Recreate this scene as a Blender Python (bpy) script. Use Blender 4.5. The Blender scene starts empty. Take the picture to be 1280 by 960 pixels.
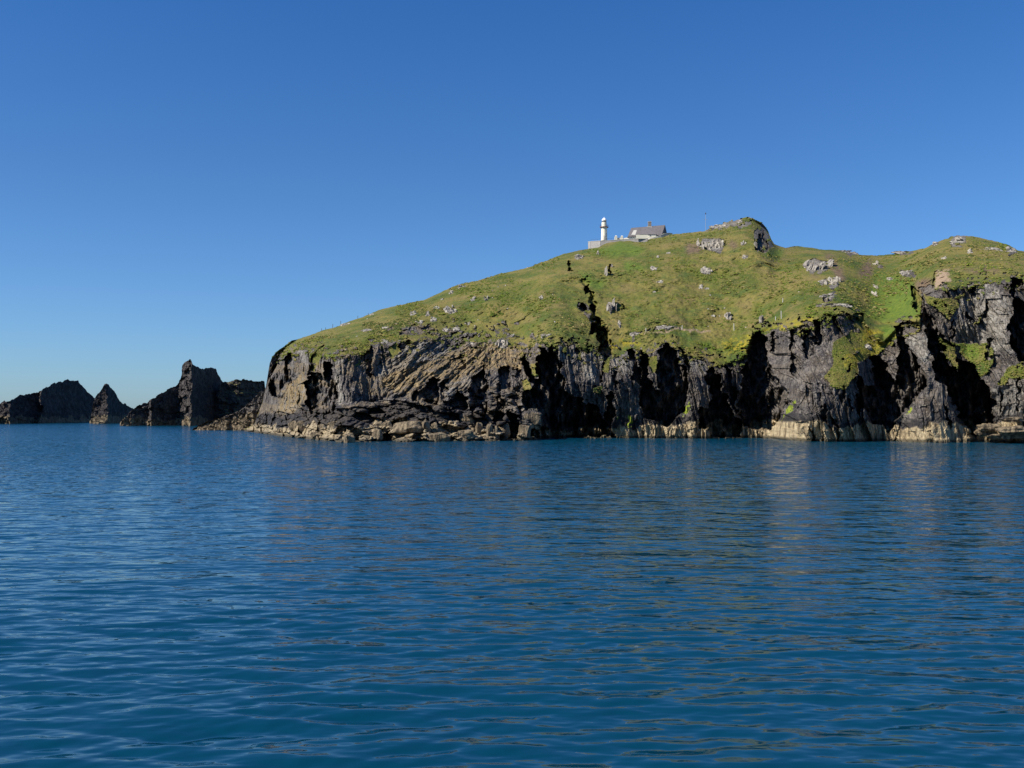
import bpy, math, random
import numpy as np
from mathutils import Vector

R = math.radians
scene = bpy.context.scene
C = scene.collection

# ------------------------------------------------------------------ camera
EYE = 6.0            # metres above the water (deck of a small boat)
F = 1250.0           # focal length in pixels of the 1280 px wide photograph
HOR = 515.0          # horizon row
cam_d = bpy.data.cameras.new("camera")
cam = bpy.data.objects.new("camera", cam_d)
C.objects.link(cam)
cam.location = (0, 0, EYE)
cam.rotation_euler = (R(90), 0, 0)
cam_d.sensor_width = 36.0
cam_d.lens = 36.0 * F / 1280.0
cam_d.shift_y = (HOR - 480.0) / 1280.0
cam_d.clip_start = 0.1
cam_d.clip_end = 60000
scene.camera = cam

# ------------------------------------------------------------------ light
SUN_EL = 42.0
SUN_AZ = -113.0      # degrees clockwise from +Y: -90 is due left, -113 left and behind the boat
world = bpy.data.worlds.new("World")
scene.world = world
world.use_nodes = True
wn = world.node_tree.nodes
wl = world.node_tree.links
wn.clear()
sky = wn.new('ShaderNodeTexSky')
sky.sky_type = 'NISHITA'
sky.sun_disc = False
sky.sun_elevation = R(SUN_EL)
sky.sun_rotation = R(SUN_AZ)
sky.altitude = 0
sky.air_density = 1.0
sky.dust_density = 0.3
sky.ozone_density = 3.0
bg = wn.new('ShaderNodeBackground')
bg.inputs['Strength'].default_value = 0.0715
# the camera's colour response: deep, saturated blue
tcw = wn.new('ShaderNodeTexCoord'); spw = wn.new('ShaderNodeSeparateXYZ'); hs = wn.new('ShaderNodeMix'); hs.data_type = 'RGBA'; hs.blend_type = 'MULTIPLY'
rpw = wn.new('ShaderNodeValToRGB')
rpw.color_ramp.elements[0].position = 0.0; rpw.color_ramp.elements[0].color = (0.58, 0.86, 1.31, 1)
rpw.color_ramp.elements[1].position = 0.38; rpw.color_ramp.elements[1].color = (0.30, 0.72, 1.21, 1)
e_ = rpw.color_ramp.elements.new(0.21); e_.color = (0.44, 0.765, 1.16, 1)
wl.new(tcw.outputs['Generated'], spw.inputs[0]); wl.new(spw.outputs['Z'], rpw.inputs[0])
hs.inputs['Factor'].default_value = 1.0
out = wn.new('ShaderNodeOutputWorld')
wl.new(sky.outputs[0], hs.inputs[6]); wl.new(rpw.outputs[0], hs.inputs[7])
wl.new(hs.outputs[2], bg.inputs['Color'])
wl.new(bg.outputs[0], out.inputs['Surface'])

sun_d = bpy.data.lights.new("sun", 'SUN')
sun_d.energy = 4.8
sun_d.angle = R(0.5)
sun_d.color = (1.0, 0.94, 0.84)
sun = bpy.data.objects.new("sun", sun_d)
C.objects.link(sun)
ce = math.cos(R(SUN_EL))
to_sun = Vector((math.sin(R(SUN_AZ)) * ce, math.cos(R(SUN_AZ)) * ce, math.sin(R(SUN_EL))))
sun.rotation_euler = to_sun.to_track_quat('Z', 'Y').to_euler()
sun.location = (-200, -50, 200)

scene.view_settings.view_transform = 'Standard'
scene.view_settings.look = 'None'
scene.view_settings.gamma = 1.0
scene.view_settings.exposure = 0.5
scene.cycles.max_bounces = 5
scene.cycles.diffuse_bounces = 3
scene.cycles.glossy_bounces = 3

# ------------------------------------------------------------------ noise
def _hash(*ints, seed=0):
    h = np.full(np.broadcast(*ints).shape, (seed * 374761393 + 668265263) & 0xFFFFFFFF, dtype=np.uint32)
    for k, i in enumerate(ints):
        h = h ^ (i.astype(np.int64) & 0xFFFFFFFF).astype(np.uint32)
        h = h * np.uint32(0x85ebca6b)
        h = h ^ (h >> np.uint32(13))
        h = h * np.uint32(0xc2b2ae35)
        h = h ^ (h >> np.uint32(16))
    return h.astype(np.float64) / 4294967295.0

def vnoise(x, y, z=None, seed=0):
    """value noise, -1..1"""
    x = np.asarray(x, float); y = np.asarray(y, float)
    xi = np.floor(x); yi = np.floor(y)
    fx = x - xi; fy = y - yi
    ux = fx * fx * fx * (fx * (fx * 6 - 15) + 10)
    uy = fy * fy * fy * (fy * (fy * 6 - 15) + 10)
    if z is None:
        a = _hash(xi, yi, seed=seed); b = _hash(xi + 1, yi, seed=seed)
        c = _hash(xi, yi + 1, seed=seed); d = _hash(xi + 1, yi + 1, seed=seed)
        r = (a * (1 - ux) + b * ux) * (1 - uy) + (c * (1 - ux) + d * ux) * uy
        return r * 2 - 1
    z = np.asarray(z, float)
    zi = np.floor(z); fz = z - zi
    uz = fz * fz * (3 - 2 * fz)
    r = 0
    for dz, wz in ((0, 1 - uz), (1, uz)):
        a = _hash(xi, yi, zi + dz, seed=seed); b = _hash(xi + 1, yi, zi + dz, seed=seed)
        c = _hash(xi, yi + 1, zi + dz, seed=seed); d = _hash(xi + 1, yi + 1, zi + dz, seed=seed)
        r = r + wz * ((a * (1 - ux) + b * ux) * (1 - uy) + (c * (1 - ux) + d * ux) * uy)
    return r * 2 - 1

def fbm(x, y, z=None, oct=4, seed=0, gain=0.5):
    r = 0; a = 1; s = 0; f = 1
    for o in range(oct):
        ang = 0.6 * o
        ca, sa = math.cos(ang), math.sin(ang)
        r = r + a * vnoise((x * ca - y * sa) * f + 17.3 * o, (x * sa + y * ca) * f + 5.1 * o, None if z is None else z * f, seed + o)
        s += a; a *= gain; f *= 2.03
    return r / s * 1.6

def ridged(x, y, oct=4, seed=0):
    r = 0; a = 1; s = 0; f = 1
    for o in range(oct):
        r = r + a * (1 - 2 * np.abs(vnoise(x * f, y * f, None, seed + o)))
        s += a; a *= .5; f *= 2.07
    return r / s

def worley(x, y, seed=0):
    """returns F1, F2, id-hash of the nearest cell"""
    xi = np.floor(x); yi = np.floor(y)
    f1 = np.full(x.shape, 9.0); f2 = np.full(x.shape, 9.0); idh = np.zeros(x.shape)
    for i in (-1, 0, 1):
        for j in (-1, 0, 1):
            cx = xi + i; cy = yi + j
            px = cx + _hash(cx, cy, seed=seed); py = cy + _hash(cx, cy, seed=seed + 7)
            d = (px - x) ** 2 + (py - y) ** 2
            h = _hash(cx, cy, seed=seed + 13)
            near = d < f1
            f2 = np.where(near, f1, np.minimum(f2, d))
            idh = np.where(near, h, idh)
            f1 = np.where(near, d, f1)
    return np.sqrt(f1), np.sqrt(f2), idh

def saw(q, seed):
    """irregular saw-tooth: each fin steps out abruptly on its left and falls back to its right"""
    i = np.floor(q)
    w0 = i + 0.35 * (_hash(i, i * 0, seed=seed) - .5)
    w1 = i + 1 + 0.35 * (_hash(i + 1, i * 0, seed=seed) - .5)
    sh = q < w0
    i2 = np.where(sh, i - 1, np.where(q >= w1, i + 1, i))
    a = i2 + 0.35 * (_hash(i2, i2 * 0, seed=seed) - .5)
    b = i2 + 1 + 0.35 * (_hash(i2 + 1, i2 * 0, seed=seed) - .5)
    fr = (q - a) / (b - a)
    amp = _hash(i2, i2 * 0, seed=seed + 3) ** 1.5
    return (fr - .5) * amp + 0.35 * (_hash(i2, i2 * 0, seed=seed + 5) - .5)

def smooth(a, b, x):
    t = np.clip((x - a) / (b - a), 0, 1)
    return t * t * (3 - 2 * t)

def P(px, py, D):
    return ((px - 640.0) / F * D, D, EYE + (HOR - py) / F * D)

# ------------------------------------------------------------------ object helpers
def tag(o, label=None, cat=None, group=None, kind=None):
    if label: o['label'] = label
    if cat: o['category'] = cat
    if group: o['group'] = group
    if kind: o['kind'] = kind
    return o

def mesh_np(name, verts, faces, mat=None, parent=None, attrs=None, shade=False):
    verts = np.asarray(verts, dtype=np.float32); faces = np.asarray(faces, dtype=np.int32)
    me = bpy.data.meshes.new(name)
    me.vertices.add(len(verts)); me.vertices.foreach_set("co", verts.ravel())
    k = faces.shape[1]
    me.loops.add(faces.size); me.loops.foreach_set("vertex_index", faces.ravel())
    me.polygons.add(len(faces))
    me.polygons.foreach_set("loop_start", np.arange(0, faces.size, k, dtype=np.int32))
    me.polygons.foreach_set("loop_total", np.full(len(faces), k, dtype=np.int32))
    me.polygons.foreach_set("use_smooth", np.full(len(faces), shade, dtype=bool))
    me.update(calc_edges=True)
    for an, av in (attrs or {}).items():
        a = me.attributes.new(an, 'FLOAT_COLOR', 'POINT')
        buf = np.ones((len(verts), 4), dtype=np.float32); buf[:, :3] = av
        a.data.foreach_set("color", buf.ravel())
    if mat: me.materials.append(mat)
    o = bpy.data.objects.new(name, me); C.objects.link(o)
    if parent: o.parent = parent
    return o

def grid_faces(nr, nc, flip=False):
    r = np.arange(nr - 1)[:, None] * nc; c = np.arange(nc - 1)[None, :]
    a = (r + c).ravel(); b = a + 1; d = a + nc; e = d + 1
    return np.stack([a, d, e, b] if flip else [a, b, e, d], 1)

class MB:
    def __init__(s): s.v = []; s.f = []
    def add(s, vs, fs):
        n = len(s.v); s.v += [tuple(v) for v in vs]; s.f += [tuple(i + n for i in f) for f in fs]; return s
    def box(s, x0, x1, y0, y1, z0, z1):
        return s.add([(x0, y0, z0), (x1, y0, z0), (x1, y1, z0), (x0, y1, z0), (x0, y0, z1), (x1, y0, z1), (x1, y1, z1), (x0, y1, z1)],
                     [(0, 3, 2, 1), (4, 5, 6, 7), (0, 1, 5, 4), (1, 2, 6, 5), (2, 3, 7, 6), (3, 0, 4, 7)])
    def lathe(s, prof, n=28, cx=0, cy=0):
        vs = []; fs = []
        for (r, z) in prof:
            for k in range(n):
                a = 2 * math.pi * k / n
                vs.append((cx + r * math.cos(a), cy + r * math.sin(a), z))
        for i in range(len(prof) - 1):
            for k in range(n):
                k2 = (k + 1) % n
                fs.append((i * n + k, i * n + k2, (i + 1) * n + k2, (i + 1) * n + k))
        fs.append(tuple(range(n))[::-1]); fs.append(tuple((len(prof) - 1) * n + k for k in range(n)))
        return s.add(vs, fs)
    def tube(s, p, q, r, n=8):
        p = Vector(p); q = Vector(q); d = (q - p).normalized()
        u = d.orthogonal().normalized(); w = d.cross(u)
        vs = []
        for c in (p, q):
            for k in range(n):
                a = 2 * math.pi * k / n
                vs.append(c + r * (math.cos(a) * u + math.sin(a) * w))
        fs = [(k, (k + 1) % n, n + (k + 1) % n, n + k) for k in range(n)]
        fs += [tuple(range(n))[::-1], tuple(range(n, 2 * n))]
        return s.add(vs, fs)
    def build(s, name, mat, parent=None, loc=None, shade=False):
        me = bpy.data.meshes.new(name); me.from_pydata(s.v, [], s.f); me.update()
        if mat: me.materials.append(mat)
        if shade:
            me.polygons.foreach_set("use_smooth", [True] * len(me.polygons))
        o = bpy.data.objects.new(name, me); C.objects.link(o)
        if parent: o.parent = parent
        if loc: o.location = loc
        return o

def empty(name, loc, rz=0.0):
    o = bpy.data.objects.new(name, None); C.objects.link(o)
    o.location = loc; o.rotation_euler = (0, 0, rz); o.empty_display_size = 0.5
    return o

# ------------------------------------------------------------------ materials
class NT:
    def __init__(s, name):
        s.m = bpy.data.materials.new(name); s.m.use_nodes = True
        s.t = s.m.node_tree; s.t.nodes.clear()
        s.out = s.t.nodes.new('ShaderNodeOutputMaterial')
        s.p = s.t.nodes.new('ShaderNodeBsdfPrincipled')
        s.t.links.new(s.p.outputs[0], s.out.inputs['Surface'])
        s.p.inputs['Specular IOR Level'].default_value = 0.25
    def n(s, typ, **kw):
        x = s.t.nodes.new(typ)
        for k, v in kw.items(): setattr(x, k, v)
        return x
    def l(s, a, b): s.t.links.new(a, b)
    def coord(s, scale=(1, 1, 1), obj=True, rot=(0, 0, 0)):
        tc = s.n('ShaderNodeTexCoord'); mp = s.n('ShaderNodeMapping')
        mp.inputs['Scale'].default_value = scale
        mp.inputs['Rotation'].default_value = rot
        s.l(tc.outputs['Object'], mp.inputs['Vector']); return mp.outputs[0]
    def noise(s, vec, scale, detail=4, rough=0.55, dist=0.0):
        x = s.n('ShaderNodeTexNoise')
        x.inputs['Scale'].default_value = scale; x.inputs['Detail'].default_value = detail
        x.inputs['Roughness'].default_value = rough; x.inputs['Distortion'].default_value = dist
        s.l(vec, x.inputs['Vector']); return x.outputs['Fac']
    def ramp(s, fac, stops, interp='LINEAR'):
        x = s.n('ShaderNodeValToRGB'); x.color_ramp.interpolation = interp
        e = x.color_ramp.elements
        while len(e) < len(stops): e.new(0.5)
        for el, (p, c) in zip(e, stops):
            el.position = p; el.color = (*c, 1) if len(c) == 3 else c
        s.l(fac, x.inputs[0]); return x.outputs[0]
    def map(s, v, a, b, c=0.0, d=1.0):
        x = s.n('ShaderNodeMapRange')
        for i, q in enumerate((a, b, c, d)): x.inputs[i + 1].default_value = q
        s.l(v, x.inputs[0]); return x.outputs[0]
    def mix(s, fac, a, b, mode='MIX'):
        x = s.n('ShaderNodeMix', data_type='RGBA', blend_type=mode)
        if isinstance(fac, (int, float)): x.inputs['Factor'].default_value = fac
        else: s.l(fac, x.inputs['Factor'])
        for k, q in ((6, a), (7, b)):
            if isinstance(q, tuple): x.inputs[k].default_value = (*q, 1)
            else: s.l(q, x.inputs[k])
        return x.outputs[2]
    def math(s, op, a, b=None):
        x = s.n('ShaderNodeMath', operation=op)
        for k, q in ((0, a), (1, b)):
            if q is None: continue
            if isinstance(q, (int, float)): x.inputs[k].default_value = q
            else: s.l(q, x.inputs[k])
        return x.outputs[0]
    def attr(s, name):
        a = s.n('ShaderNodeAttribute'); a.attribute_name = name
        sp = s.n('ShaderNodeSeparateColor'); s.l(a.outputs['Color'], sp.inputs[0])
        return sp.outputs
    def bump(s, h, strength=0.5, dist=0.3):
        b = s.n('ShaderNodeBump'); b.inputs['Strength'].default_value = strength; b.inputs['Distance'].default_value = dist
        s.l(h, b.inputs['Height']); s.l(b.outputs[0], s.p.inputs['Normal'])
    def col(s, c):
        if isinstance(c, tuple): s.p.inputs['Base Color'].default_value = (*c, 1)
        else: s.l(c, s.p.inputs['Base Color'])
    def rough(s, v): s.p.inputs['Roughness'].default_value = v

def rock_color(t, vec_iso, vec_strata, pal=((0.044, 0.038, 0.036), (0.092, 0.079, 0.072), (0.160, 0.140, 0.120), (0.27, 0.24, 0.20)), pale=None):
    n1 = t.noise(vec_iso, 0.35, 6, 0.65)
    base = t.ramp(n1, [(0.38, pal[0]), (0.5, pal[1]), (0.60, pal[2])])
    if pale is not None:
        base = t.mix(pale, base, t.ramp(n1, [(0.38, (0.115, 0.103, 0.088)), (0.5, (0.195, 0.177, 0.150)), (0.60, (0.27, 0.248, 0.21))]))
    n2 = t.noise(vec_strata, 1.3, 4, 0.65)
    base = t.mix(t.map(n2, 0.50, 0.36, 0, 0.75), base, (0.028, 0.026, 0.028))
    n3 = t.noise(vec_iso, 1.7, 6, 0.7)
    base = t.mix(t.map(n3, 0.54, 0.66), base, pal[3])
    wv = t.n('ShaderNodeVectorMath', operation='ADD'); nd = t.n('ShaderNodeTexNoise'); nd.inputs['Scale'].default_value = 0.9; nd.inputs['Detail'].default_value = 3
    t.l(vec_strata, nd.inputs['Vector']); t.l(vec_strata, wv.inputs[0]); t.l(nd.outputs['Color'], wv.inputs[1])
    vo = t.n('ShaderNodeTexVoronoi', feature='DISTANCE_TO_EDGE'); vo.inputs['Scale'].default_value = 0.75; t.l(wv.outputs[0], vo.inputs['Vector'])
    crack = t.map(vo.outputs['Distance'], 0.0, 0.07)
    base = t.mix(crack, t.mix(0.7, base, (0.018, 0.016, 0.015)), base)
    n2 = t.math('ADD', n2, t.math('MULTIPLY', crack, 0.5))
    return base, n2, n3

def terrain_material():
    t = NT("headland_surface")
    iso = t.coord(); strata = t.coord((1.6, 0.7, 0.22), rot=(0, R(-12), 0))
    m1 = t.attr("m1"); m2 = t.attr("m2"); m3 = t.attr("m3")
    m4 = t.attr("m4")
    rock, n2, n3 = rock_color(t, iso, strata, pale=m4[0])
    # barnacle-covered tide zone, tan
    nb = t.noise(strata, 1.0, 5, 0.65)
    barn = t.ramp(nb, [(0.38, (0.12, 0.090, 0.055)), (0.48, (0.33, 0.255, 0.150)), (0.60, (0.47, 0.38, 0.235))])
    rock = t.mix(t.map(m1[2], 0, 1), rock, t.mix(0.75, rock, (0.018, 0.017, 0.019)))    # black lichen band
    # orange and ochre lichen on the rock
    no = t.noise(iso, 1.1, 5, 0.65)
    orange = t.ramp(no, [(0.40, (0.13, 0.108, 0.070)), (0.52, (0.22, 0.150, 0.068)), (0.62, (0.29, 0.225, 0.125))])
    rock = t.mix(t.math('MULTIPLY', m2[1], t.map(t.noise(iso, 0.6, 5, 0.7), 0.37, 0.50)), rock, orange)
    rock = t.mix(m1[1], rock, barn)
    # grass
    g1 = t.noise(t.coord((1, 0.5, 1.0)), 0.055, 5, 0.62); g2 = t.noise(iso, 0.8, 6, 0.7); g3 = t.noise(t.coord((1, 0.6, 1.4)), 0.16, 6, 0.7)
    grass = t.ramp(g1, [(0.36, (0.060, 0.083, 0.010)), (0.48, (0.111, 0.115, 0.017)), (0.60, (0.178, 0.147, 0.036))])
    grass = t.mix(t.map(g3, 0.50, 0.63, 0, .85), grass, (0.185, 0.142, 0.048))
    grass = t.mix(t.map(g3, 0.47, 0.36, 0, .7), grass, (0.050, 0.092, 0.016))
    grass = t.mix(t.map(g2, 0.47, 0.36, 0, .8), grass, (0.042, 0.056, 0.018))
    grass = t.mix(t.map(t.noise(iso, 2.1, 5, 0.7), 0.56, 0.68, 0, .8), grass, (0.24, 0.21, 0.08))
    grass = t.mix(m2[2], grass, t.ramp(g2, [(0.38, (0.055, 0.098, 0.011)), (0.58, (0.122, 0.160, 0.020))]))
    grass = t.mix(m3[0], grass, t.ramp(g2, [(0.38, (0.07, 0.045, 0.03)), (0.58, (0.19, 0.13, 0.08))]))
    grass = t.mix(m3[1], grass, (0.30, 0.215, 0.14))
    grass = t.mix(t.math('MULTIPLY', m2[0], t.map(g2, 0.40, 0.52, 0.25, 1)), grass, t.ramp(g3, [(0.40, (0.16, 0.15, 0.018)), (0.60, (0.30, 0.235, 0.02))]))
    colr = t.mix(m1[0], grass, rock)
    gw = t.n('ShaderNodeNewGeometry'); sw = t.n('ShaderNodeSeparateXYZ'); t.l(gw.outputs['Position'], sw.inputs[0])
    wet = t.map(t.math('ADD', sw.outputs['Z'], t.math('MULTIPLY', nb, -1.2)), 0.15, -0.25)
    colr = t.mix(wet, colr, t.mix(0.8, colr, (0.022, 0.022, 0.016)))                     # wet weed at the waterline
    colr = t.mix(m3[2], colr, t.ramp(g2, [(0.40, (0.12, 0.15, 0.02)), (0.58, (0.27, 0.32, 0.03))]))
    t.col(colr); t.rough(0.92)
    hb = t.math('ADD', t.math('MULTIPLY', n2, 0.8), t.noise(iso, 3.0, 6, 0.7))
    t.bump(hb, 0.55, 0.35)
    return t.m

def rock_material(name, tint, barn_top=None, grassy=False, dark=1.0, lich=0.0, pal=None):
    t = NT(name)
    iso = t.coord(); strata = t.coord((1.4, 1.0, 0.3), rot=(0, R(-15), 0))
    rock, n2, n3 = rock_color(t, iso, strata, *([pal] if pal else []))
    rock = t.mix(1.0, rock, tint, 'MULTIPLY')
    rock = t.mix(1.0, rock, (dark, dark, dark), 'MULTIPLY')
    geo = t.n('ShaderNodeNewGeometry'); sp = t.n('ShaderNodeSeparateXYZ')
    if lich:
        rock = t.mix(t.map(t.noise(iso, 0.9, 6, 0.7), 0.46, 0.56, 0, lich), rock, (0.45, 0.405, 0.33))
    if barn_top is not None:
        t.l(geo.outputs['Position'], sp.inputs[0])
        z = t.math('ADD', sp.outputs['Z'], t.math('MULTIPLY', t.map(t.noise(iso, 0.16, 5, 0.65), 0.36, 0.62), -3.4))
        nb = t.noise(strata, 1.0, 5, 0.65)
        barn = t.ramp(nb, [(0.38, (0.060, 0.047, 0.032)), (0.5, (0.160, 0.122, 0.076)), (0.62, (0.26, 0.205, 0.13))])
        rock = t.mix(t.map(z, barn_top - .1, barn_top - .6), rock, barn)
    if grassy:
        nz = t.n('ShaderNodeSeparateXYZ'); t.l(geo.outputs['Normal'], nz.inputs[0])
        rock = t.mix(t.math('MULTIPLY', t.map(nz.outputs['Z'], 0.6, 0.85), t.map(t.noise(iso, 0.3, 4, .6), .35, .5)), rock, (0.17, 0.165, 0.06))
    t.col(rock); t.rough(0.92)
    t.bump(t.math('ADD', n2, t.noise(iso, 2.5, 6, 0.7)), 0.6, 0.35)
    return t.m

def paint(name, c, rough=0.6, vary=0.12, scale=2.0):
    t = NT(name); iso = t.coord()
    n = t.noise(iso, scale, 5, 0.65)
    d = tuple(x * (1 - vary) for x in c); b = tuple(min(1, x * (1 + vary * .6)) for x in c)
    t.col(t.ramp(n, [(0.3, d), (0.7, b)])); t.rough(rough)
    t.bump(n, 0.15, 0.05)
    return t.m

def masonry(name, c1, c2, mortar, sx=1.2, row=0.28):
    t = NT(name)
    tc = t.n('ShaderNodeTexCoord'); sp = t.n('ShaderNodeSeparateXYZ'); cb = t.n('ShaderNodeCombineXYZ')
    t.l(tc.outputs['Object'], sp.inputs[0])
    t.l(t.math('ADD', sp.outputs[0], sp.outputs[1]), cb.inputs[0]); t.l(sp.outputs[2], cb.inputs[1])
    b = t.n('ShaderNodeTexBrick')
    b.inputs['Scale'].default_value = 1.0; b.inputs['Brick Width'].default_value = 0.55 * sx; b.inputs['Row Height'].default_value = row
    b.inputs['Mortar Size'].default_value = 0.02
    b.inputs['Color1'].default_value = (*c1, 1); b.inputs['Color2'].default_value = (*c2, 1); b.inputs['Mortar'].default_value = (*mortar, 1)
    t.l(cb.outputs[0], b.inputs['Vector'])
    n = t.noise(t.coord(), 1.1, 5, 0.7)
    t.col(t.mix(t.map(n, 0.4, 0.75), b.outputs['Color'], c2)); t.rough(0.9)
    t.bump(b.outputs['Fac'], -0.3, 0.05)
    return t.m

def water_material():
    t = NT("sea_water")
    iso = t.coord(); st = t.coord((0.55, 1.0, 1.0), rot=(0, 0, R(6)))
    big = t.noise(iso, 0.015, 3, 0.5)
    t.col(t.ramp(big, [(0.35, (0.0010, 0.035, 0.067)), (0.65, (0.0018, 0.042, 0.077))]))
    t.rough(0.05); t.p.inputs['IOR'].default_value = 1.333; t.p.inputs['Specular IOR Level'].default_value = 0.5
    geo = t.n('ShaderNodeNewGeometry'); ln = t.n('ShaderNodeVectorMath', operation='LENGTH'); t.l(geo.outputs['Position'], ln.inputs[0])
    amt = t.map(ln.outputs['Value'], 30, 170, 0.0, 1.0)          # calm in the lee around the boat, breezier further out
    h = t.math('ADD', t.math('MULTIPLY', t.noise(st, 0.45, 3, 0.5), 1.0), t.math('MULTIPLY', t.noise(st, 1.7, 2, 0.5), 0.20))
    b = t.n('ShaderNodeBump'); b.inputs['Strength'].default_value = 0.35; b.inputs['Distance'].default_value = 0.8
    t.l(h, b.inputs['Height'])
    nz = t.n('ShaderNodeTexNoise'); nz.inputs['Scale'].default_value = 1.8; nz.inputs['Detail'].default_value = 4; nz.inputs['Roughness'].default_value = 0.6
    t.l(st, nz.inputs['Vector'])
    sb = t.n('ShaderNodeVectorMath', operation='SUBTRACT'); t.l(nz.outputs['Color'], sb.inputs[0]); sb.inputs[1].default_value = (.5, .5, .5)
    ml = t.n('ShaderNodeVectorMath', operation='MULTIPLY'); t.l(sb.outputs[0], ml.inputs[0]); ml.inputs[1].default_value = (1.6, 1.8, 0)
    sc_ = t.n('ShaderNodeVectorMath', operation='SCALE'); t.l(ml.outputs[0], sc_.inputs[0]); t.l(amt, sc_.inputs['Scale'])
    bs = t.n('ShaderNodeVectorMath', operation='SCALE'); bs.inputs[0].default_value = (0.0, -0.12, 0.0); t.l(amt, bs.inputs['Scale'])
    ab = t.n('ShaderNodeVectorMath', operation='ADD'); t.l(sc_.outputs[0], ab.inputs[0]); t.l(bs.outputs[0], ab.inputs[1]); sc_ = ab     # the waves lean towards the open water
    ad = t.n('ShaderNodeVectorMath', operation='ADD'); t.l(b.outputs[0], ad.inputs[0]); t.l(sc_.outputs[0], ad.inputs[1])
    nm = t.n('ShaderNodeVectorMath', operation='NORMALIZE'); t.l(ad.outputs[0], nm.inputs[0])
    t.l(nm.outputs[0], t.p.inputs['Normal'])
    return t.m

# ------------------------------------------------------------------ headland
FR = {'A': (320, 420, .14585), 'B': (480, 420, .14585), 'C': (640, 420, .14585), 'D': (800, 420, .14585), 'E': (960, 420, .14585),
      'F': (1120, 420, .14585), 'G': (1080, 280, 1 / 6), 'H': (880, 280, 1 / 6), 'I': (690, 290, .15625), 'J': (500, 310, .15625),
      'K': (340, 340, .15625), 'L': (860, 250, .09375)}
def fr(k, pts):
    ox, oy, s = FR[k]
    return np.array([(ox + x * s, oy + y * s) for x, y in pts])
def fp(k, x, y):
    ox, oy, s = FR[k]; return ox + x * s, oy + y * s

def inside(poly, x, y):
    res = np.zeros(x.shape, bool)
    x0, y0 = poly.min(0); x1, y1 = poly.max(0)
    sel = (x >= x0) & (x <= x1) & (y >= y0) & (y <= y1)
    xs = x[sel]; ys = y[sel]; c = np.zeros(xs.shape, bool)
    n = len(poly)
    for i in range(n):
        ax, ay = poly[i]; bx, by = poly[(i + 1) % n]
        if ay == by: continue
        cr = ((ay > ys) != (by > ys)) & (xs < (bx - ax) * (ys - ay) / (by - ay) + ax)
        c ^= cr
    res[sel] = c
    return res

WL = [(300, 539), (318, 540.5), (335, 543), (350, 545.5), (380, 548), (430, 553), (470, 551), (520, 552), (560, 551), (600, 551), (650, 550.5), (700, 548.5),
      (770, 547.5), (850, 548), (900, 548), (960, 547), (990, 551), (1050, 552), (1110, 551), (1160, 553), (1215, 552.5), (1225, 552.5), (1280, 554), (1400, 552), (1700, 545)]
SKY = [(300, 540), (318, 530), (322, 519), (328, 504), (333, 480), (337, 455), (340, 447), (346, 440), (352, 436), (360, 430), (364, 426), (372, 424),
       (388, 419), (402, 413), (420, 409), (436, 402), (452, 397), (464, 392), (472, 388), (500, 381), (530, 375), (560, 361), (575, 355),
       (600, 350), (625, 342), (655, 336), (680, 327), (700, 319), (713, 315), (730, 312), (738, 310.5), (747, 309.3), (753, 306), (757, 304.2), (763, 302.4), (780, 301.2), (788, 300.8), (796, 302.8), (808, 302.4), (812, 298.8), (826, 297), (838, 293),
       (860, 291), (880, 289), (889, 284), (906, 278.5), (920, 275), (935, 271.5), (941, 273), (948, 276), (955, 281), (960, 288), (964, 299), (968, 305), (975, 307.5),
       (982, 309.5), (992, 307.5), (1005, 308.5), (1025, 311.5), (1050, 313), (1056, 312.5), (1075, 318.5), (1095, 319.5), (1120, 317.5), (1142, 313), (1155, 310.5),
       (1170, 303.5), (1190, 295.5), (1205, 294), (1225, 297), (1240, 300.5), (1262, 307), (1272, 313), (1290, 315), (1350, 322), (1450, 345), (1550, 400), (1700, 500)]
CL = [(300, 540), (318, 530), (333, 481), (338, 455), (345, 447), (356, 445), (368, 439), (378, 435), (399, 436), (407, 448), (413, 448), (425, 446), (437, 442), (447, 448), (456, 443),
      (463, 432), (473, 429), (487, 427), (502, 427), (512, 429), (523, 426), (547, 420), (556, 419), (575, 426), (587, 429), (600, 433), (612, 426),
      (630, 422), (637, 433), (650, 436), (672, 431), (694, 433), (719, 432), (730, 442), (742, 436), (762, 436), (765, 446), (786, 446), (793, 436),
      (809, 442), (822, 436), (829, 429), (841, 433), (857, 446), (879, 449), (896, 458), (905, 455), (921, 452), (933, 446), (939, 429), (941, 416),
      (960, 413), (987, 412), (1017, 403), (1037, 394), (1060, 396), (1072, 398), (1086, 411), (1096, 428), (1104, 430), (1112, 422), (1122, 410), (1150, 405), (1153, 366), (1175, 366), (1200, 361),
      (1222, 358), (1230, 354), (1262, 352), (1280, 353), (1400, 370), (1500, 400), (1700, 520)]

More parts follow.
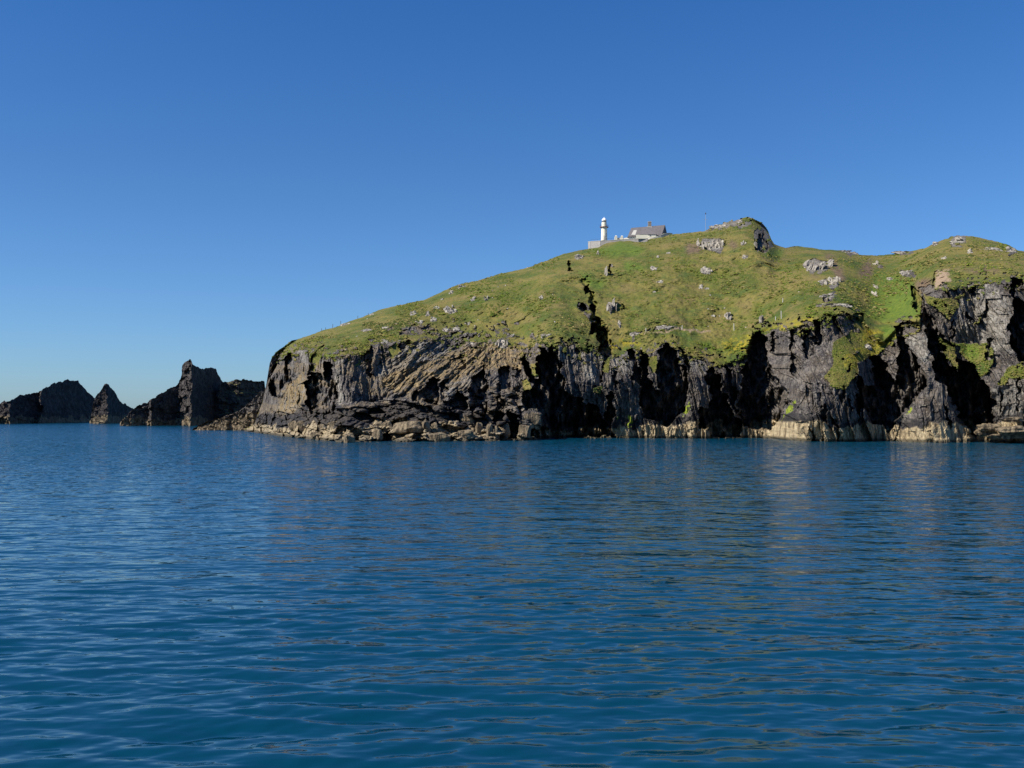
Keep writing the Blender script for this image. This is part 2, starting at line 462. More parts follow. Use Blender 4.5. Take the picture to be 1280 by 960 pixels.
DEEP = [
 ('A', 12, [(425,400),(480,300),(540,300),(590,370),(590,220),(640,225),(660,310),(660,370),(710,420),(710,560),(690,640),(600,680),(500,680),(450,660),(435,560)]),
 ('A', 14, [(335,170),(300,150),(230,190),(150,235),(130,330),(118,420),(110,520),(200,510),(270,490),(325,465),(340,420),(300,320),(290,240)]),
 ('A', 5, [(900,180),(980,80),(1005,100),(995,180),(980,230),(990,300),(960,350),(940,280),(945,230)]),
 ('A', 3, [(480,150),(560,90),(580,110),(540,200),(520,300),(460,300)]),
 ('A', 2, [(350,480),(390,560),(440,600),(440,690),(390,680),(370,600)]),
 ('B', 6, [(370,400),(410,365),(470,370),(480,420),(480,600),(400,570),(330,590),(240,530),(250,480),(340,460)]),
 ('B', 4, [(500,370),(570,350),(540,420),(520,520),(510,560),(490,540),(500,440)]),
 ('B', 6, [(530,560),(600,530),(640,440),(660,500),(710,540),(715,600),(640,640),(530,620)]),
 ('B', 10, [(735,420),(800,310),(845,260),(900,400),(885,480),(880,690),(840,690),(830,630),(790,620),(770,680),(730,660)]),
 ('B', 6, [(980,300),(1030,230),(1095,260),(1095,490),(970,480),(990,400)]),
 ('B', 5, [(960,540),(990,520),(1060,600),(1000,640),(1000,780),(940,760),(940,700),(960,640)]),
 ('B', 8, [(1060,640),(1097,640),(1160,690),(1157,890),(1080,890),(1075,740),(1060,700)]),
 ('B', 3, [(225,830),(340,820),(350,890),(225,885)]),
 ('B', 3, [(20,790),(70,840),(60,890),(0,890)]),
 ('B', 2, [(650,200),(690,220),(690,290),(640,390),(650,300)]),
 ('B', 2, [(560,210),(660,150),(650,180),(560,240),(480,320),(470,300)]),
 ('C', 15, [(80,220),(115,145),(160,260),(175,320),(220,360),(235,240),(225,80),(275,85),(300,140),(320,85),(350,85),(390,170),(440,330),(460,470),(520,510),(600,540),(640,580),(690,565),(720,590),(760,660),(820,740),(875,868),(260,885),(110,870),(130,810),(250,780),(255,680),(240,640),(130,640),(110,600),(75,560),(85,480),(180,480),(130,350)]),
 ('C', 9, [(750,0),(820,0),(860,40),(820,110),(830,160),(790,210),(780,400),(755,410),(770,330),(770,220),(755,150),(740,60)]),
 ('C', 7, [(800,500),(860,460),(865,600),(890,680),(860,750),(880,860),(840,790),(805,690)]),
 ('C', 7, [(1000,120),(1040,110),(1060,200),(1090,290),(1097,410),(1040,380),(1025,250)]),
 ('C', 3, [(870,310),(905,330),(905,420),(870,430)]),
 ('C', 3, [(20,270),(60,270),(80,380),(75,500),(30,450)]),
 ('C', 3, [(540,90),(580,130),(550,160)]), ('C', 3, [(650,100),(690,90),(670,150),(630,160)]),
 ('D', 12, [(0,120),(40,130),(80,250),(95,380),(110,480),(150,470),(145,330),(170,180),(160,110),(200,60),(250,70),(285,110),(300,170),(400,330),(420,440),(420,500),(400,560),(370,640),(320,720),(260,770),(200,800),(150,740),(60,710),(0,700)]),
 ('D', 5, [(330,90),(370,100),(410,220),(415,320),(390,300),(350,180)]),
 ('D', 12, [(560,300),(640,280),(690,400),(730,500),(800,640),(880,770),(880,862),(590,862),(590,780),(500,780),(500,620),(580,620),(610,560),(600,430),(560,370)]),
 ('D', 7, [(720,250),(760,250),(800,400),(830,650),(790,600),(710,420)]),
 ('D', 12, [(950,60),(990,0),(1060,0),(1090,100),(1097,800),(960,800),(880,760),(850,660),(855,480),(870,330),(920,200)]),
 ('E', 12, [(0,210),(80,330),(140,440),(180,560),(110,700),(70,760),(0,820)]),
 ('E', 4, [(200,60),(240,50),(250,220),(290,250),(240,350),(200,350)]),
 ('E', 3, [(320,0),(400,0),(420,140),(380,180),(330,180)]),
 ('E', 12, [(890,190),(950,170),(1000,230),(1050,340),(1097,400),(1097,740),(1050,840),(1020,820),(980,760),(900,760),(850,640),(800,640),(790,740),(740,600),(770,450),(760,320),(800,330),(830,440),(910,400),(900,290)]),
 ('E', 3, [(460,620),(500,590),(520,700),(480,750)]), ('E', 3, [(560,680),(600,700),(610,905),(590,905)]),
 ('E', 3, [(350,780),(370,800),(400,905),(380,905)]), ('E', 2, [(450,800),(490,880),(500,900),(470,900)]),
 ('E', 2, [(630,450),(660,440),(650,600),(620,560)]), ('E', 2, [(700,480),(720,600),(700,660),(680,560)]),
 ('F', 12, [(20,0),(80,0),(110,110),(180,220),(250,380),(255,460),(200,500),(140,570),(60,670),(0,720),(0,330),(20,200)]),
 ('F', 16, [(255,0),(350,0),(400,140),(470,220),(530,290),(520,160),(600,220),(680,250),(720,340),(800,450),(850,600),(820,640),(830,740),(720,760),(680,800),(720,860),(690,880),(620,820),(590,760),(550,720),(530,650),(480,530),(440,440),(350,380),(320,250),(310,160),(270,80)]),
 ('F', 3, [(390,570),(440,610),(490,770),(470,780)]),
 ('F', 2, [(1030,370),(1060,360),(1050,660),(1030,640)]), ('F', 2, [(890,440),(920,470),(910,660),(895,640)]),
 ('G', 12, [(350,455),(395,465),(440,565),(485,650),(555,790),(635,960),(480,960),(470,850),(450,750),(400,660),(370,600)]),
 ('G', 7, [(245,770),(290,750),(420,745),(400,765),(300,770),(310,850),(350,960),(250,960)]),
 ('G', 12, [(1090,430),(1110,420),(1200,430),(1200,460),(1150,500),(1130,560),(1220,600),(1300,700),(1300,1000),(1180,1040),(1120,940),(1070,780),(1110,720),(1120,560)]),
 ('G', 3, [(920,600),(935,590),(935,690),(900,700)]), ('G', 4, [(770,640),(820,720),(790,740),(760,700)]),
 ('G', 3, [(270,350),(330,360),(340,400),(300,370)]), ('G', 3, [(930,850),(960,880),(950,960),(930,940)]),
 ('G', 4, [(570,800),(620,830),(670,910),(660,940),(600,880)]), ('G', 3, [(520,360),(560,350),(540,400),(530,470),(515,450)]),
 ('G', 2, [(650,740),(670,700),(680,860),(655,850)]), ('G', 2, [(800,480),(860,480),(850,540),(810,540)]),
 ('H', 8, [(360,810),(440,800),(480,880),(470,960),(330,960)]), ('H', 5, [(820,720),(860,700),(890,860),(880,920),(840,900),(830,790)]),
 ('H', 4, [(650,790),(690,800),(700,960),(640,960)]), ('H', 3, [(950,680),(990,680),(980,760),(950,740)]),
 ('H', 4, [(1100,700),(1200,670),(1200,740),(1120,760)]), ('H', 4, [(520,800),(550,800),(560,960),(500,960)]), ('H', 4, [(740,790),(790,780),(800,940),(760,960)]),
 ('L', 9, [(905,450),(950,450),(970,520),(1000,440),(1030,540),(1080,600),(1100,640),(1010,640),(1030,700),(960,710),(920,690),(930,600),(905,560)]),
 ('L', 4, [(815,265),(855,270),(850,325),(820,320)]), ('L', 4, [(450,570),(485,570),(480,610),(450,640)]),
 ('I', 16, [(270,440),(300,430),(330,480),(325,530),(290,510),(250,490)]), ('I', 9, [(215,560),(250,570),(290,620),(240,630),(205,600)]),
 ('I', 16, [(300,600),(320,570),(365,610),(350,650),(325,660)]),
 ('I', 20, [(325,660),(345,690),(370,750),(440,800),(485,880),(440,920),(430,960),(350,960),(380,880),(350,830),(305,820),(320,760),(335,720)]),
 ('I', 16, [(150,210),(165,220),(160,270),(185,300),(140,300)]), ('I', 16, [(455,270),(472,260),(472,330),(455,355)]),
 ('I', 14, [(540,570),(575,600),(550,620)]),
 ('J', 3, [(0,650),(100,640),(220,610),(240,630),(200,670),(100,680),(0,680)]), ('J', 4, [(0,750),(70,740),(85,780),(40,820),(0,820)]),
]
# ground that is rock although it lies above the cliff edge, and plants that grow below it
ROCKY = [('L', [(880,430),(980,300),(1060,400),(1110,560),(1150,620),(1100,650),(1030,720),(910,700)]), ('L', [(240,420),(380,330),(560,280),(720,240),(850,220),(880,270),(850,330),(700,390),(560,340),(500,390),(300,420)]),
 ('L', [(170,520),(300,500),(480,520),(480,640),(430,720),(330,690),(230,730),(190,640)]), ('J', [(0,640),(110,630),(230,600),(250,640),(180,690),(0,690)]),
 ('I', [(215,560),(250,560),(300,600),(320,660),(345,690),(340,780),(300,820),(310,720),(240,640),(200,600)]),
 ('I', [(640,820),(700,800),(800,770),(880,740),(1030,750),(1040,780),(880,785),(740,800),(650,840)]),
 ('H', [(750,290),(820,250),(930,290),(940,330),(870,380),(790,370)]), ('H', [(870,430),(930,400),(1010,400),(1010,470),(960,490),(880,470)]),
 ('H', [(890,560),(980,500),(995,520),(960,580),(900,590)]), ('H', [(1010,200),(1050,190),(1160,230),(1100,240)]),
 ('G', [(650,140),(680,90),(760,85),(775,140),(720,180),(660,175)]), ('G', [(1060,200),(1100,170),(1140,230),(1080,240)]), ('G', [(270,340),(400,370),(380,410),(300,390)]),
 ('G', [(230,215),(360,200),(380,220),(250,232)]), ('G', [(410,480),(520,460),(590,500),(580,560),(520,600),(600,700),(640,840),(560,760),(470,650)])]
GREEN = [('G', [(-30,660),(250,740),(250,800),(-20,900),(-120,860),(-60,720)]), ('C', [(160,240),(230,230),(240,340),(200,355),(165,300)]), ('C', [(85,380),(130,370),(178,460),(100,475)]), ('C', [(790,200),(840,180),(830,320),(785,310)]),
 ('C', [(700,450),(770,420),(760,480),(700,490)]), ('D', [(60,180),(150,170),(150,340),(100,340),(80,260)]),
 ('F', [(500,60),(620,70),(780,60),(840,130),(830,240),(780,320),(740,350),(690,290),(650,230),(600,200),(540,130)]),
 ('F', [(870,420),(960,260),(1050,240),(1110,200),(1130,370),(980,360),(930,430)]), ('F', [(350,0),(420,40),(500,60),(540,260),(520,290),(450,200),(400,130)]),
 ('E', [(560,60),(700,-30),(1097,-40),(1110,20),(920,170),(760,230),(770,330),(740,350),(650,460),(560,440),(480,350),(560,260),(550,150)]),
 ('A', [(460,160),(540,100),(580,120),(540,230),(500,300),(450,280)]), ('G', [(440,520),(560,560),(700,560),(720,620),(640,720),(560,640),(480,600)]),
 ('G', [(860,700),(890,690),(880,740),(820,760)]), ('K', [(930,600),(1000,560),(1030,640),(950,700)])]
YELLOW = [('C', [(840,60),(1097,10),(1110,60),(1000,110),(840,110)]), ('D', [(700,50),(950,0),(950,60),(900,180),(800,190),(720,150),(690,80)]),
 ('H', [(370,810),(520,770),(640,730),(800,680),(820,720),(640,790),(470,800)]), ('H', [(140,880),(330,830),(350,850),(300,960),(200,960)]),
 ('E', [(650,170),(760,100),(900,80),(1097,0),(1105,30),(920,170),(800,210),(740,290),(650,290)]), ('G', [(0,760),(120,790),(240,860),(150,900),(60,930),(-20,960)]),
 ('I', [(530,860),(700,830),(720,870),(600,940),(540,920)])]
MOSS = [('D', [(360,690),(390,600),(430,560),(440,600),(420,670)]), ('C', [(980,740),(1000,670),(1050,720),(1040,780),(980,780)]),
 ('E', [(110,730),(160,620),(240,535),(240,560),(210,640),(150,680)]), ('F', [(80,670),(130,610),(140,630),(110,660)]), ('C', [(890,720),(920,690),(920,710),(900,730)])]
ORANGE = [('J', [(600,800),(700,770),(960,790),(1000,900),(960,960),(600,960)]), ('A', [(230,480),(400,300),(440,330),(420,560),(300,660),(180,690)]), ('B', [(-40,370),(100,290),(330,240),(500,180),(640,110),(800,90),(1000,110),(1060,140),(1097,220),(980,260),(870,270),(800,240),(760,330),(690,340),(640,420),(570,370),(480,360),(400,370),(310,430),(200,480),(100,480),(-40,440)])]
BRIGHT = [('I', [(300,140),(430,110),(560,80),(760,130),(700,190),(450,180)]), ('G', [(90,340),(360,420),(430,700),(250,740),(0,700),(60,520)]), ('I', [(180,315),(300,340),(440,385),(400,440),(330,450),(280,430),(230,370)]), ('I', [(590,240),(740,270),(700,310),(640,325),(590,290)]), ('F', [(500,60),(640,70),(720,100),(700,180),(650,220),(590,180),(540,120)]),
 ('G', [(100,520),(220,560),(300,620),(200,700),(120,640)]), ('G', [(130,760),(240,780),(230,840),(150,830)]), ('I', [(1200,880),(1280,870),(1280,950),(1210,950)]), ('L', [(1020,640),(1250,640),(1280,760),(1000,760)])]
BROWN = [('H', [(900,230),(970,250),(1060,380),(1050,440),(1020,440),(960,400),(940,300)]), ('H', [(740,300),(800,380),(880,430),(860,400),(780,340)]), ('L', [(80,560),(190,540),(210,650),(120,670)]),
 ('L', [(480,600),(620,540),(700,640),(560,660)]), ('G', [(0,280),(60,290),(60,420),(-40,400)]), ('G', [(380,430),(500,420),(520,500),(420,520)]), ('I', [(1050,110),(1200,80),(1210,150),(1080,160)]), ('G', [(660,330),(900,330),(1060,370),(900,370)])]
EARTH = [('I', [(690,822),(800,786),(1000,773),(1280,783),(1280,794),(1000,785),(800,799),(690,836)]), ('G', [(545,350),(640,340),(630,440),(590,480),(560,490),(535,470),(530,400)])]
# broad buttresses that come out towards the water, and bays that go back: (centre px, py, radius x, radius y, metres)
PALEROCK = [('L', [(240,420),(380,330),(560,280),(720,240),(850,220),(880,270),(850,330),(700,390),(560,340),(500,390),(300,420)]), ('L', [(170,520),(300,500),(480,520),(480,640),(430,720),(330,690),(230,730),(190,640)]), ('L', [(1010,440),(1060,400),(1110,560),(1120,630),(1080,600)]), ('H', [(750,290),(820,250),(930,290),(940,330),(870,380),(790,370)]), ('H', [(870,430),(930,400),(1010,400),(1010,470),(960,490),(880,470)]), ('G', [(650,140),(680,90),(760,85),(775,140),(720,180),(660,175)]), ('B', [(-60,260),(60,180),(150,110),(330,40),(480,60),(620,110),(500,180),(330,240),(100,290),(-60,370)]), ('B', [(690,330),(790,290),(720,430),(640,420)]), ('B', [(520,430),(640,400),(600,520),(520,540)]),
 ('G', [(660,640),(760,560),(860,460),(960,470),(1090,540),(1110,720),(1060,800),(1120,960),(900,960),(800,900),(680,860)]), ('F', [(830,460),(1000,360),(1100,360),(1100,700),(880,690)]), ('F', [(780,330),(840,200),(900,100),(1000,0),(780,0),(860,120)]),
 ('F', [(90,0),(250,0),(310,160),(260,250),(200,200),(120,110)]), ('A', [(660,210),(740,200),(740,600),(710,600),(700,420)]), ('A', [(280,480),(400,320),(430,400),(400,560),(330,660),(180,690)]), ('K', [(220,640),(300,620),(280,780),(230,700)]),
 ('C', [(350,80),(420,90),(540,110),(520,300),(420,180)]), ('C', [(560,150),(760,150),(760,420),(700,420),(560,300)]), ('C', [(850,190),(1000,180),(1030,330),(860,330)]), ('D', [(390,180),(560,200),(540,330),(420,310)]), ('C', [(90,640),(245,640),(250,770),(70,770)])]
MACRO = [(1030, 510, 60, 55, -5), (1165, 525, 45, 50, -2.5), (765, 470, 50, 60, -2.5), (870, 510, 30, 50, -1.5), (400, 500, 25, 60, -2), (560, 480, 60, 40, -3.5), (660, 520, 14, 30, -3),
         (940, 470, 30, 60, 3), (690, 480, 40, 60, 2), (1095, 480, 18, 60, 3), (1080, 402, 42, 34, 7), (1215, 425, 26, 26, 3)]

def crv(tab, x):
    a = np.array(tab, float); return np.interp(x, a[:, 0], a[:, 1])

def build_headland():
    px1 = np.concatenate([np.arange(306, 1304, 0.8), np.arange(1304, 1420, 1.3), np.arange(1420, 1700, 4.0)])
    nc = len(px1); NR = 340
    wl_ = crv(WL, px1)
    sk = crv(SKY, px1)
    def sm(v, w):
        kk = np.hanning(2 * w + 1); kk /= kk.sum()
        return np.convolve(np.pad(v, w, 'edge'), kk, 'valid')
    wl_ = sm(wl_, 22)
    clsm = sm(crv(CL, px1), 60); sks = sm(sk, 50)
    # rough skyline
    sk = sk + 0.45 * fbm(px1 / 5, px1 * 0 + 3, oct=4, seed=5) * smooth(330, 345, px1) + 0.8 * fbm(px1 / 14, px1 * 0 + 3, oct=3, seed=6) * (1 - smooth(345, 380, px1))
    crag = smooth(893, 902, px1) * (1 - smooth(946, 962, px1)) + .6 * smooth(1178, 1190, px1) * (1 - smooth(1208, 1216, px1))
    sk = sk + crag * (2.6 * (_hash(np.floor(px1 / 4.3), px1 * 0, seed=8) - .6) + .8 * fbm(px1 / 2.5, px1 * 0, oct=2, seed=9))
    wl_ = np.maximum(wl_, sk + 0.5)
    clsm = np.clip(clsm, sk + 0.02, wl_ - 3)
    Dw = sm(EYE * F / (wl_ - HOR), 40)
    plat = 1 - smooth(640, 690, px1)                        # rock platform along the left half of the shore
    pyb = np.minimum(wl_ - (7 + 17 * plat), wl_ - 0.3 * (wl_ - sk)); pyb = np.maximum(pyb, sk + .3)
    Db = Dw + 1.0 + 15 * plat
    Dc = Db + np.interp(px1, [300, 380, 480, 560, 640, 700, 940, 1040, 1150, 1230, 1700], [4, 6, 16, 30, 20, 7, 7, 10, 8, 10, 10])
    Ds = np.interp(px1, [300, 330, 365, 420, 500, 600, 700, 757, 840, 905, 945, 960, 972, 1000, 1060, 1110, 1200, 1280, 1700],
                   [310, 296, 300, 330, 350, 365, 392, 405, 400, 392, 385, 388, 420, 425, 430, 420, 400, 370, 360])
    Ds = sm(Ds, 6)
    bot = wl_ + 3.0
    D = np.zeros((NR, nc)); PY = np.zeros((NR, nc))
    tt = np.linspace(0, 1, 60)
    for c in range(nc):
        py = np.linspace(bot[c], sk[c], NR)
        zc = EYE + (HOR - clsm[c]) / F * Dc[c]; zs = EYE + (HOR - sks[c]) / F * Ds[c]
        dd = Dc[c] + (Ds[c] - Dc[c]) * tt
        zz = zc + (zs - zc) * (tt + 0.42 * tt * (1 - tt))
        ph = HOR - (zz - EYE) * F / dd
        ph = np.minimum.accumulate(ph)
        ks = np.concatenate([[bot[c], pyb[c]], ph]); kd = np.concatenate([[Dw[c] - .4, Db[c]], dd])
        ks = -ks + np.arange(len(ks)) * 1e-7
        D[:, c] = np.interp(-py, ks, kd); PY[:, c] = py
    PX = np.broadcast_to(px1, PY.shape).copy()
    # soften the base depth so that edges come from the modelled features
    k = np.hanning(9); k /= k.sum()
    D = np.apply_along_axis(lambda v: np.convolve(np.pad(v, 4, 'edge'), k, 'valid'), 0, D)
    X, Y, Z = P(PX, PY, D)
    # masks, with ragged edges
    wx = PX + 1.0 * fbm(PX / 8, PY / 10, oct=3, seed=21) + 0.5 * vnoise(PX / 1.7, PY / 1.7, seed=22)
    wy = PY + 1.2 * fbm(PX / 7, PY / 9, oct=3, seed=24) + 0.5 * vnoise(PX / 1.7, PY / 1.7, seed=25)
    edge = crv(CL, wx) + 3.6 * fbm(PX / 6, PY / 9, oct=4, seed=27, gain=.65)
    rock = (wy > edge).astype(float)
    # ragged transition: pockets of rock above and turf below the edge
    rock = np.where((np.abs(wy - edge) < np.interp(PX, [300, 470, 500, 600, 650, 1300], [13, 13, 26, 26, 14, 13])) & (fbm(PX / 4.5, PY / 3, oct=4, seed=29) > 0.34 + .014 * np.abs(wy - edge)), 1 - rock, rock)
    def anyin(lst, wob=0.0):
        r = np.zeros(PX.shape, bool)
        for k_, pts in lst: r |= inside(fr(k_, pts), wx, wy)
        return r
    for_rock = anyin(ROCKY) & (fbm(PX / 5, PY / 5, oct=3, seed=31) > -0.35)
    rock[for_rock] = 1
    grn = anyin(GREEN) & (fbm(PX / 9, PY / 7, oct=4, seed=33) > -0.62); rock[grn] = 0
    rock = np.where(PX < 345, np.maximum(rock, (wy > crv(SKY, PX) + 1.5)), rock)
    yel = anyin(YELLOW) & (fbm(PX / 9, PY / 5, oct=3, seed=35) > -0.3)
    mos = anyin(MOSS) & (fbm(PX / 3, PY / 3, oct=3, seed=36) > -0.12)
    wx, wy = wx + 3.5 * fbm(PX / 11, PY / 8, oct=3, seed=37), wy + 3.0 * fbm(PX / 11, PY / 8, oct=3, seed=38)
    def blur(m, r=4):
        k_ = np.hanning(2 * r + 1); k_ /= k_.sum(); m = m.astype(float)
        m = np.apply_along_axis(lambda v: np.convolve(v, k_, 'same'), 0, m)
        return np.apply_along_axis(lambda v: np.convolve(v, k_, 'same'), 1, m)
    ora = blur(anyin(ORANGE), 3); bri = blur(anyin(BRIGHT), 7); bro = blur(anyin(BROWN), 7); ear = blur(anyin(EARTH), 2); pal = blur(anyin(PALEROCK), 4)
    ora = np.maximum(ora, (.14 + .30 * smooth(690, 610, PX)) * smooth(0.1, .5, fbm(PX / 16, PY / 10, oct=3, seed=39) + .35))
    # ---- depth features
    dep = np.zeros(PX.shape)
    for k_, d, pts in DEEP:
        m = inside(fr(k_, pts), wx, wy)
        if d == 10.5: d = np.clip((PX - 333) * 1.2, 1, 30)     # the face of the tip turns away to the right
        dep = np.where(m, np.maximum(dep, d * (0.85 + 0.35 * fbm(PX / 6, PY / 12, oct=3, seed=41))), dep)
    mac = np.zeros(PX.shape)
    for cx, cy, rx, ry, m in MACRO:
        mac += m * np.exp(-((PX - cx) / rx) ** 2 * 1.2 - ((PY - cy) / ry) ** 2 * 1.2)
    xb = np.interp(wy, [330, 348, 375, 400, 420, 440, 460, 475, 500, 520, 545, 560], [1150, 1139, 1146, 1157, 1163, 1167, 1172, 1182, 1190, 1198, 1212, 1222])
    stp = np.where((wx > xb) & (wy > 345), np.interp(PY, [345, 400, 480, 550], [1.5, 2.5, 3, 3]) - 0.06 * np.maximum(PX - xb, 0) * smooth(350, 420, PY), 0)
    mac = mac + stp
    gl = np.array([(731, 352), (737, 366), (744, 380), (742, 394), (747, 404), (756, 420), (761, 440)], float)
    gd = np.full(PX.shape, 99.0)
    for (ax, ay), (bx, by) in zip(gl, gl[1:]):
        t_ = np.clip(((wx - ax) * (bx - ax) + (wy - ay) * (by - ay)) / ((bx - ax) ** 2 + (by - ay) ** 2), 0, 1)
        gd = np.minimum(gd, np.hypot(wx - ax - t_ * (bx - ax), wy - ay - t_ * (by - ay)))
    gul = np.interp(PY, [352, 395, 410, 440], [5, 7, 13, 14]) * smooth(np.interp(PY, [352, 395, 410], [5, 5, 8]), 1.5, gd)
    cliffzone = smooth(-6, 3, PY - crv(CL, PX))
    # fins of near-vertical strata
    tilt = np.interp(PX, [300, 476, 484, 606, 612, 760, 1000, 1300], [0.10, 0.05, -0.95, -0.9, -0.05, 0.10, 0.16, 0.10])
    q = X + tilt * (Z - 11) + (0.8 + .9 * np.exp(-((PX - 550) / 70) ** 2)) * fbm(X / 6, Z / 7, oct=3, seed=51)
    vb = vnoise(X / 9, Z / 7, seed=52)
    f = 2.3 * saw(q / 5.2, 61) + 1.15 * saw((q + 1.3 * np.floor(vb * 2)) / 2.3, 63) + 0.5 * saw((q + 2 * np.floor(vnoise(X / 4, Z / 3.2, seed=66) * 2)) / 0.95, 65)
    f *= np.interp(PX, [300, 470, 490, 600, 640, 700, 1300], [1, 1, .55, .55, 1, 1.35, 1.35])
    f += np.interp(PX, [300, 470, 490, 600, 640, 1300], [0, 0, 1, 1, 0, 0]) * (1.5 * fbm((X - .9 * Z) / 2.2, (Z + .9 * X) / 5, oct=4, seed=57) + .9 * ridged((X - Z) / 1.3, (Z + X) / 2.4, 3, 58))
    f += 0.9 * fbm(X / 3.0, Z / 6, oct=4, seed=53) + 0.35 * ridged(q / 0.8, Z / 2.6, 3, 55)
    w1, w2, wid = worley(q / 1.9, (Z - 0.3 * X) / 4.6, 71)
    blocks = (wid - .5) * 2.2
    w1, w2, wid = worley(q / .8, (Z + 0.3 * X) / 1.9, 72)
    blocks += (wid - .5) * 1.0 - 0.9 * smooth(.42, .62, vnoise(q / .55, Z / 6, seed=76))
    w1, w2, wid = worley(X / .55 + .3 * Z, Z / .9, 77)
    blocks += (wid - .5) * .55
    sm_ = blur(anyin([('F', [(0,750),(140,570),(250,460),(340,390),(440,450),(500,620),(560,740),(600,900),(0,900)]), ('E', [(280,240),(400,120),(560,30),(550,250),(400,360),(220,430)])]), 6)
    f *= 1 - .6 * sm_; blocks *= 1 - .5 * sm_
    f += 0.5 * blocks
    platz = plat[None, :] * smooth(-6, 4, PY - pyb[None, :])
    w1, w2, wid = worley((X + 0.8 * Z) / 3.0, (Z + 0.05 * D) / 1.5, 73)
    pb = (wid - .5) * 7 - 5 * np.minimum(w2 - w1, .22) + 1.3 * fbm(X / 1.2, Z / .7, oct=3, seed=75)
    f = f * (1 - platz) + pb * platz
    D = D + np.maximum(dep, gul) + mac * np.maximum(cliffzone, 0.3) + f * np.clip(rock * np.maximum(cliffzone, 0.55), 0, 1)
    # turf: hummocks and tufts
    hm = 3.2 * fbm(X / 17, D / 26, oct=4, seed=81) + 1.0 * fbm(X / 2.6, D / 4.0, oct=3, seed=83) + 0.35 * np.maximum(0, fbm(X / 1.3, D / 2.0, oct=2, seed=85))
    fade = smooth(0, 3, PY - sk[None, :])
    D = D - hm * (1 - rock) * (0.35 + 0.65 * (1 - cliffzone)) * fade
    X, Y, Z = P(PX, PY, D)
    Dfin = D.copy()
    # ---- material masks
    zn = Z + 1.3 * fbm(X / 3.5, Z / 5, oct=4, seed=91) + 0.5 * fbm(X / .8, Z / 2, oct=2, seed=92)
    barnh = np.interp(px1, [300, 345, 500, 620, 660, 700, 780, 980, 1100, 1170, 1220, 1300], [2.2, 2.8, 3.4, 2.6, 3.4, 2.0, 2.9, 3.1, 3.2, 3.6, 3.3, 2.8])[None, :]
    barn = smooth(0.35, -0.25, zn - barnh) * rock
    barnl = np.interp(px1, [300, 640, 690], [.62, .62, 1])[None, :]
    dark = smooth(0.2, -.2, zn - barnh - 4.5 * np.interp(px1, [300, 380, 500, 600, 700, 1000, 1300], [.5, .9, 1.1, .8, .6, .35, .3])[None, :]) * rock * (1 - barn)
    # ---- close: skirt under water, back slope behind the skyline
    rowsX = [X]; rowsY = [Y]; rowsZ = [Z]
    sX, sY, sZ = P(px1, bot, Dfin[0] - 0.3)
    pre = [(sX, sY, np.full(nc, -2.5))]
    post = []
    zs = Z[-1]; Ds_ = Dfin[-1]
    for d in (1.0, 3, 8, 18, 35, 60, 95, 130):
        Dn = Ds_ + d
        post.append(((px1 - 640) / F * Dn, Dn, zs - (zs + 3) * (d / 130) ** 1.25 + 0.5 * fbm(px1 / 6, px1 * 0 + d, oct=2, seed=95) * (d > 2) * (d < 120) - 0.2))
    allX = np.vstack([np.vstack([p[0] for p in pre]), X, np.vstack([p[0] for p in post])])
    allY = np.vstack([np.vstack([p[1] for p in pre]), Y, np.vstack([p[1] for p in post])])
    allZ = np.vstack([np.vstack([p[2] for p in pre]), Z, np.vstack([p[2] for p in post])])
    nr = allX.shape[0]
    def ext(a): return np.vstack([a[:1], a.astype(float)] + [a[-1:]] * len(post)).astype(float)
    m1 = np.stack([ext(rock), ext(barn * barnl), ext(dark)], -1).reshape(-1, 3)
    m2 = np.stack([ext(yel.astype(float)), ext(ora * (1 - .75 * dark)), ext(bri.astype(float))], -1).reshape(-1, 3)
    m4 = np.stack([ext(pal), ext(pal * 0), ext(pal * 0)], -1).reshape(-1, 3)
    m3 = np.stack([ext(bro.astype(float)) * .95, ext(ear.astype(float)), ext(mos.astype(float))], -1).reshape(-1, 3)
    o = mesh_np("headland", np.stack([allX, allY, allZ], -1).reshape(-1, 3), grid_faces(nr, nc), terrain_material(), attrs={"m1": m1, "m2": m2, "m3": m3, "m4": m4})
    tag(o, "green grassy headland with dark sea cliffs", None, None, 'structure')
    return px1, PY, Dfin, rock

HP, HPY, HD, HROCK = build_headland()
def depth_at(px, py):
    c = int(np.argmin(np.abs(HP - px)))
    col = HPY[:, c]
    return float(np.interp(-py, -col, HD[:, c]))
def on_hill(px, py, off=0.0):
    d = depth_at(px, py) - off
    return Vector(P(px, py, d)), d

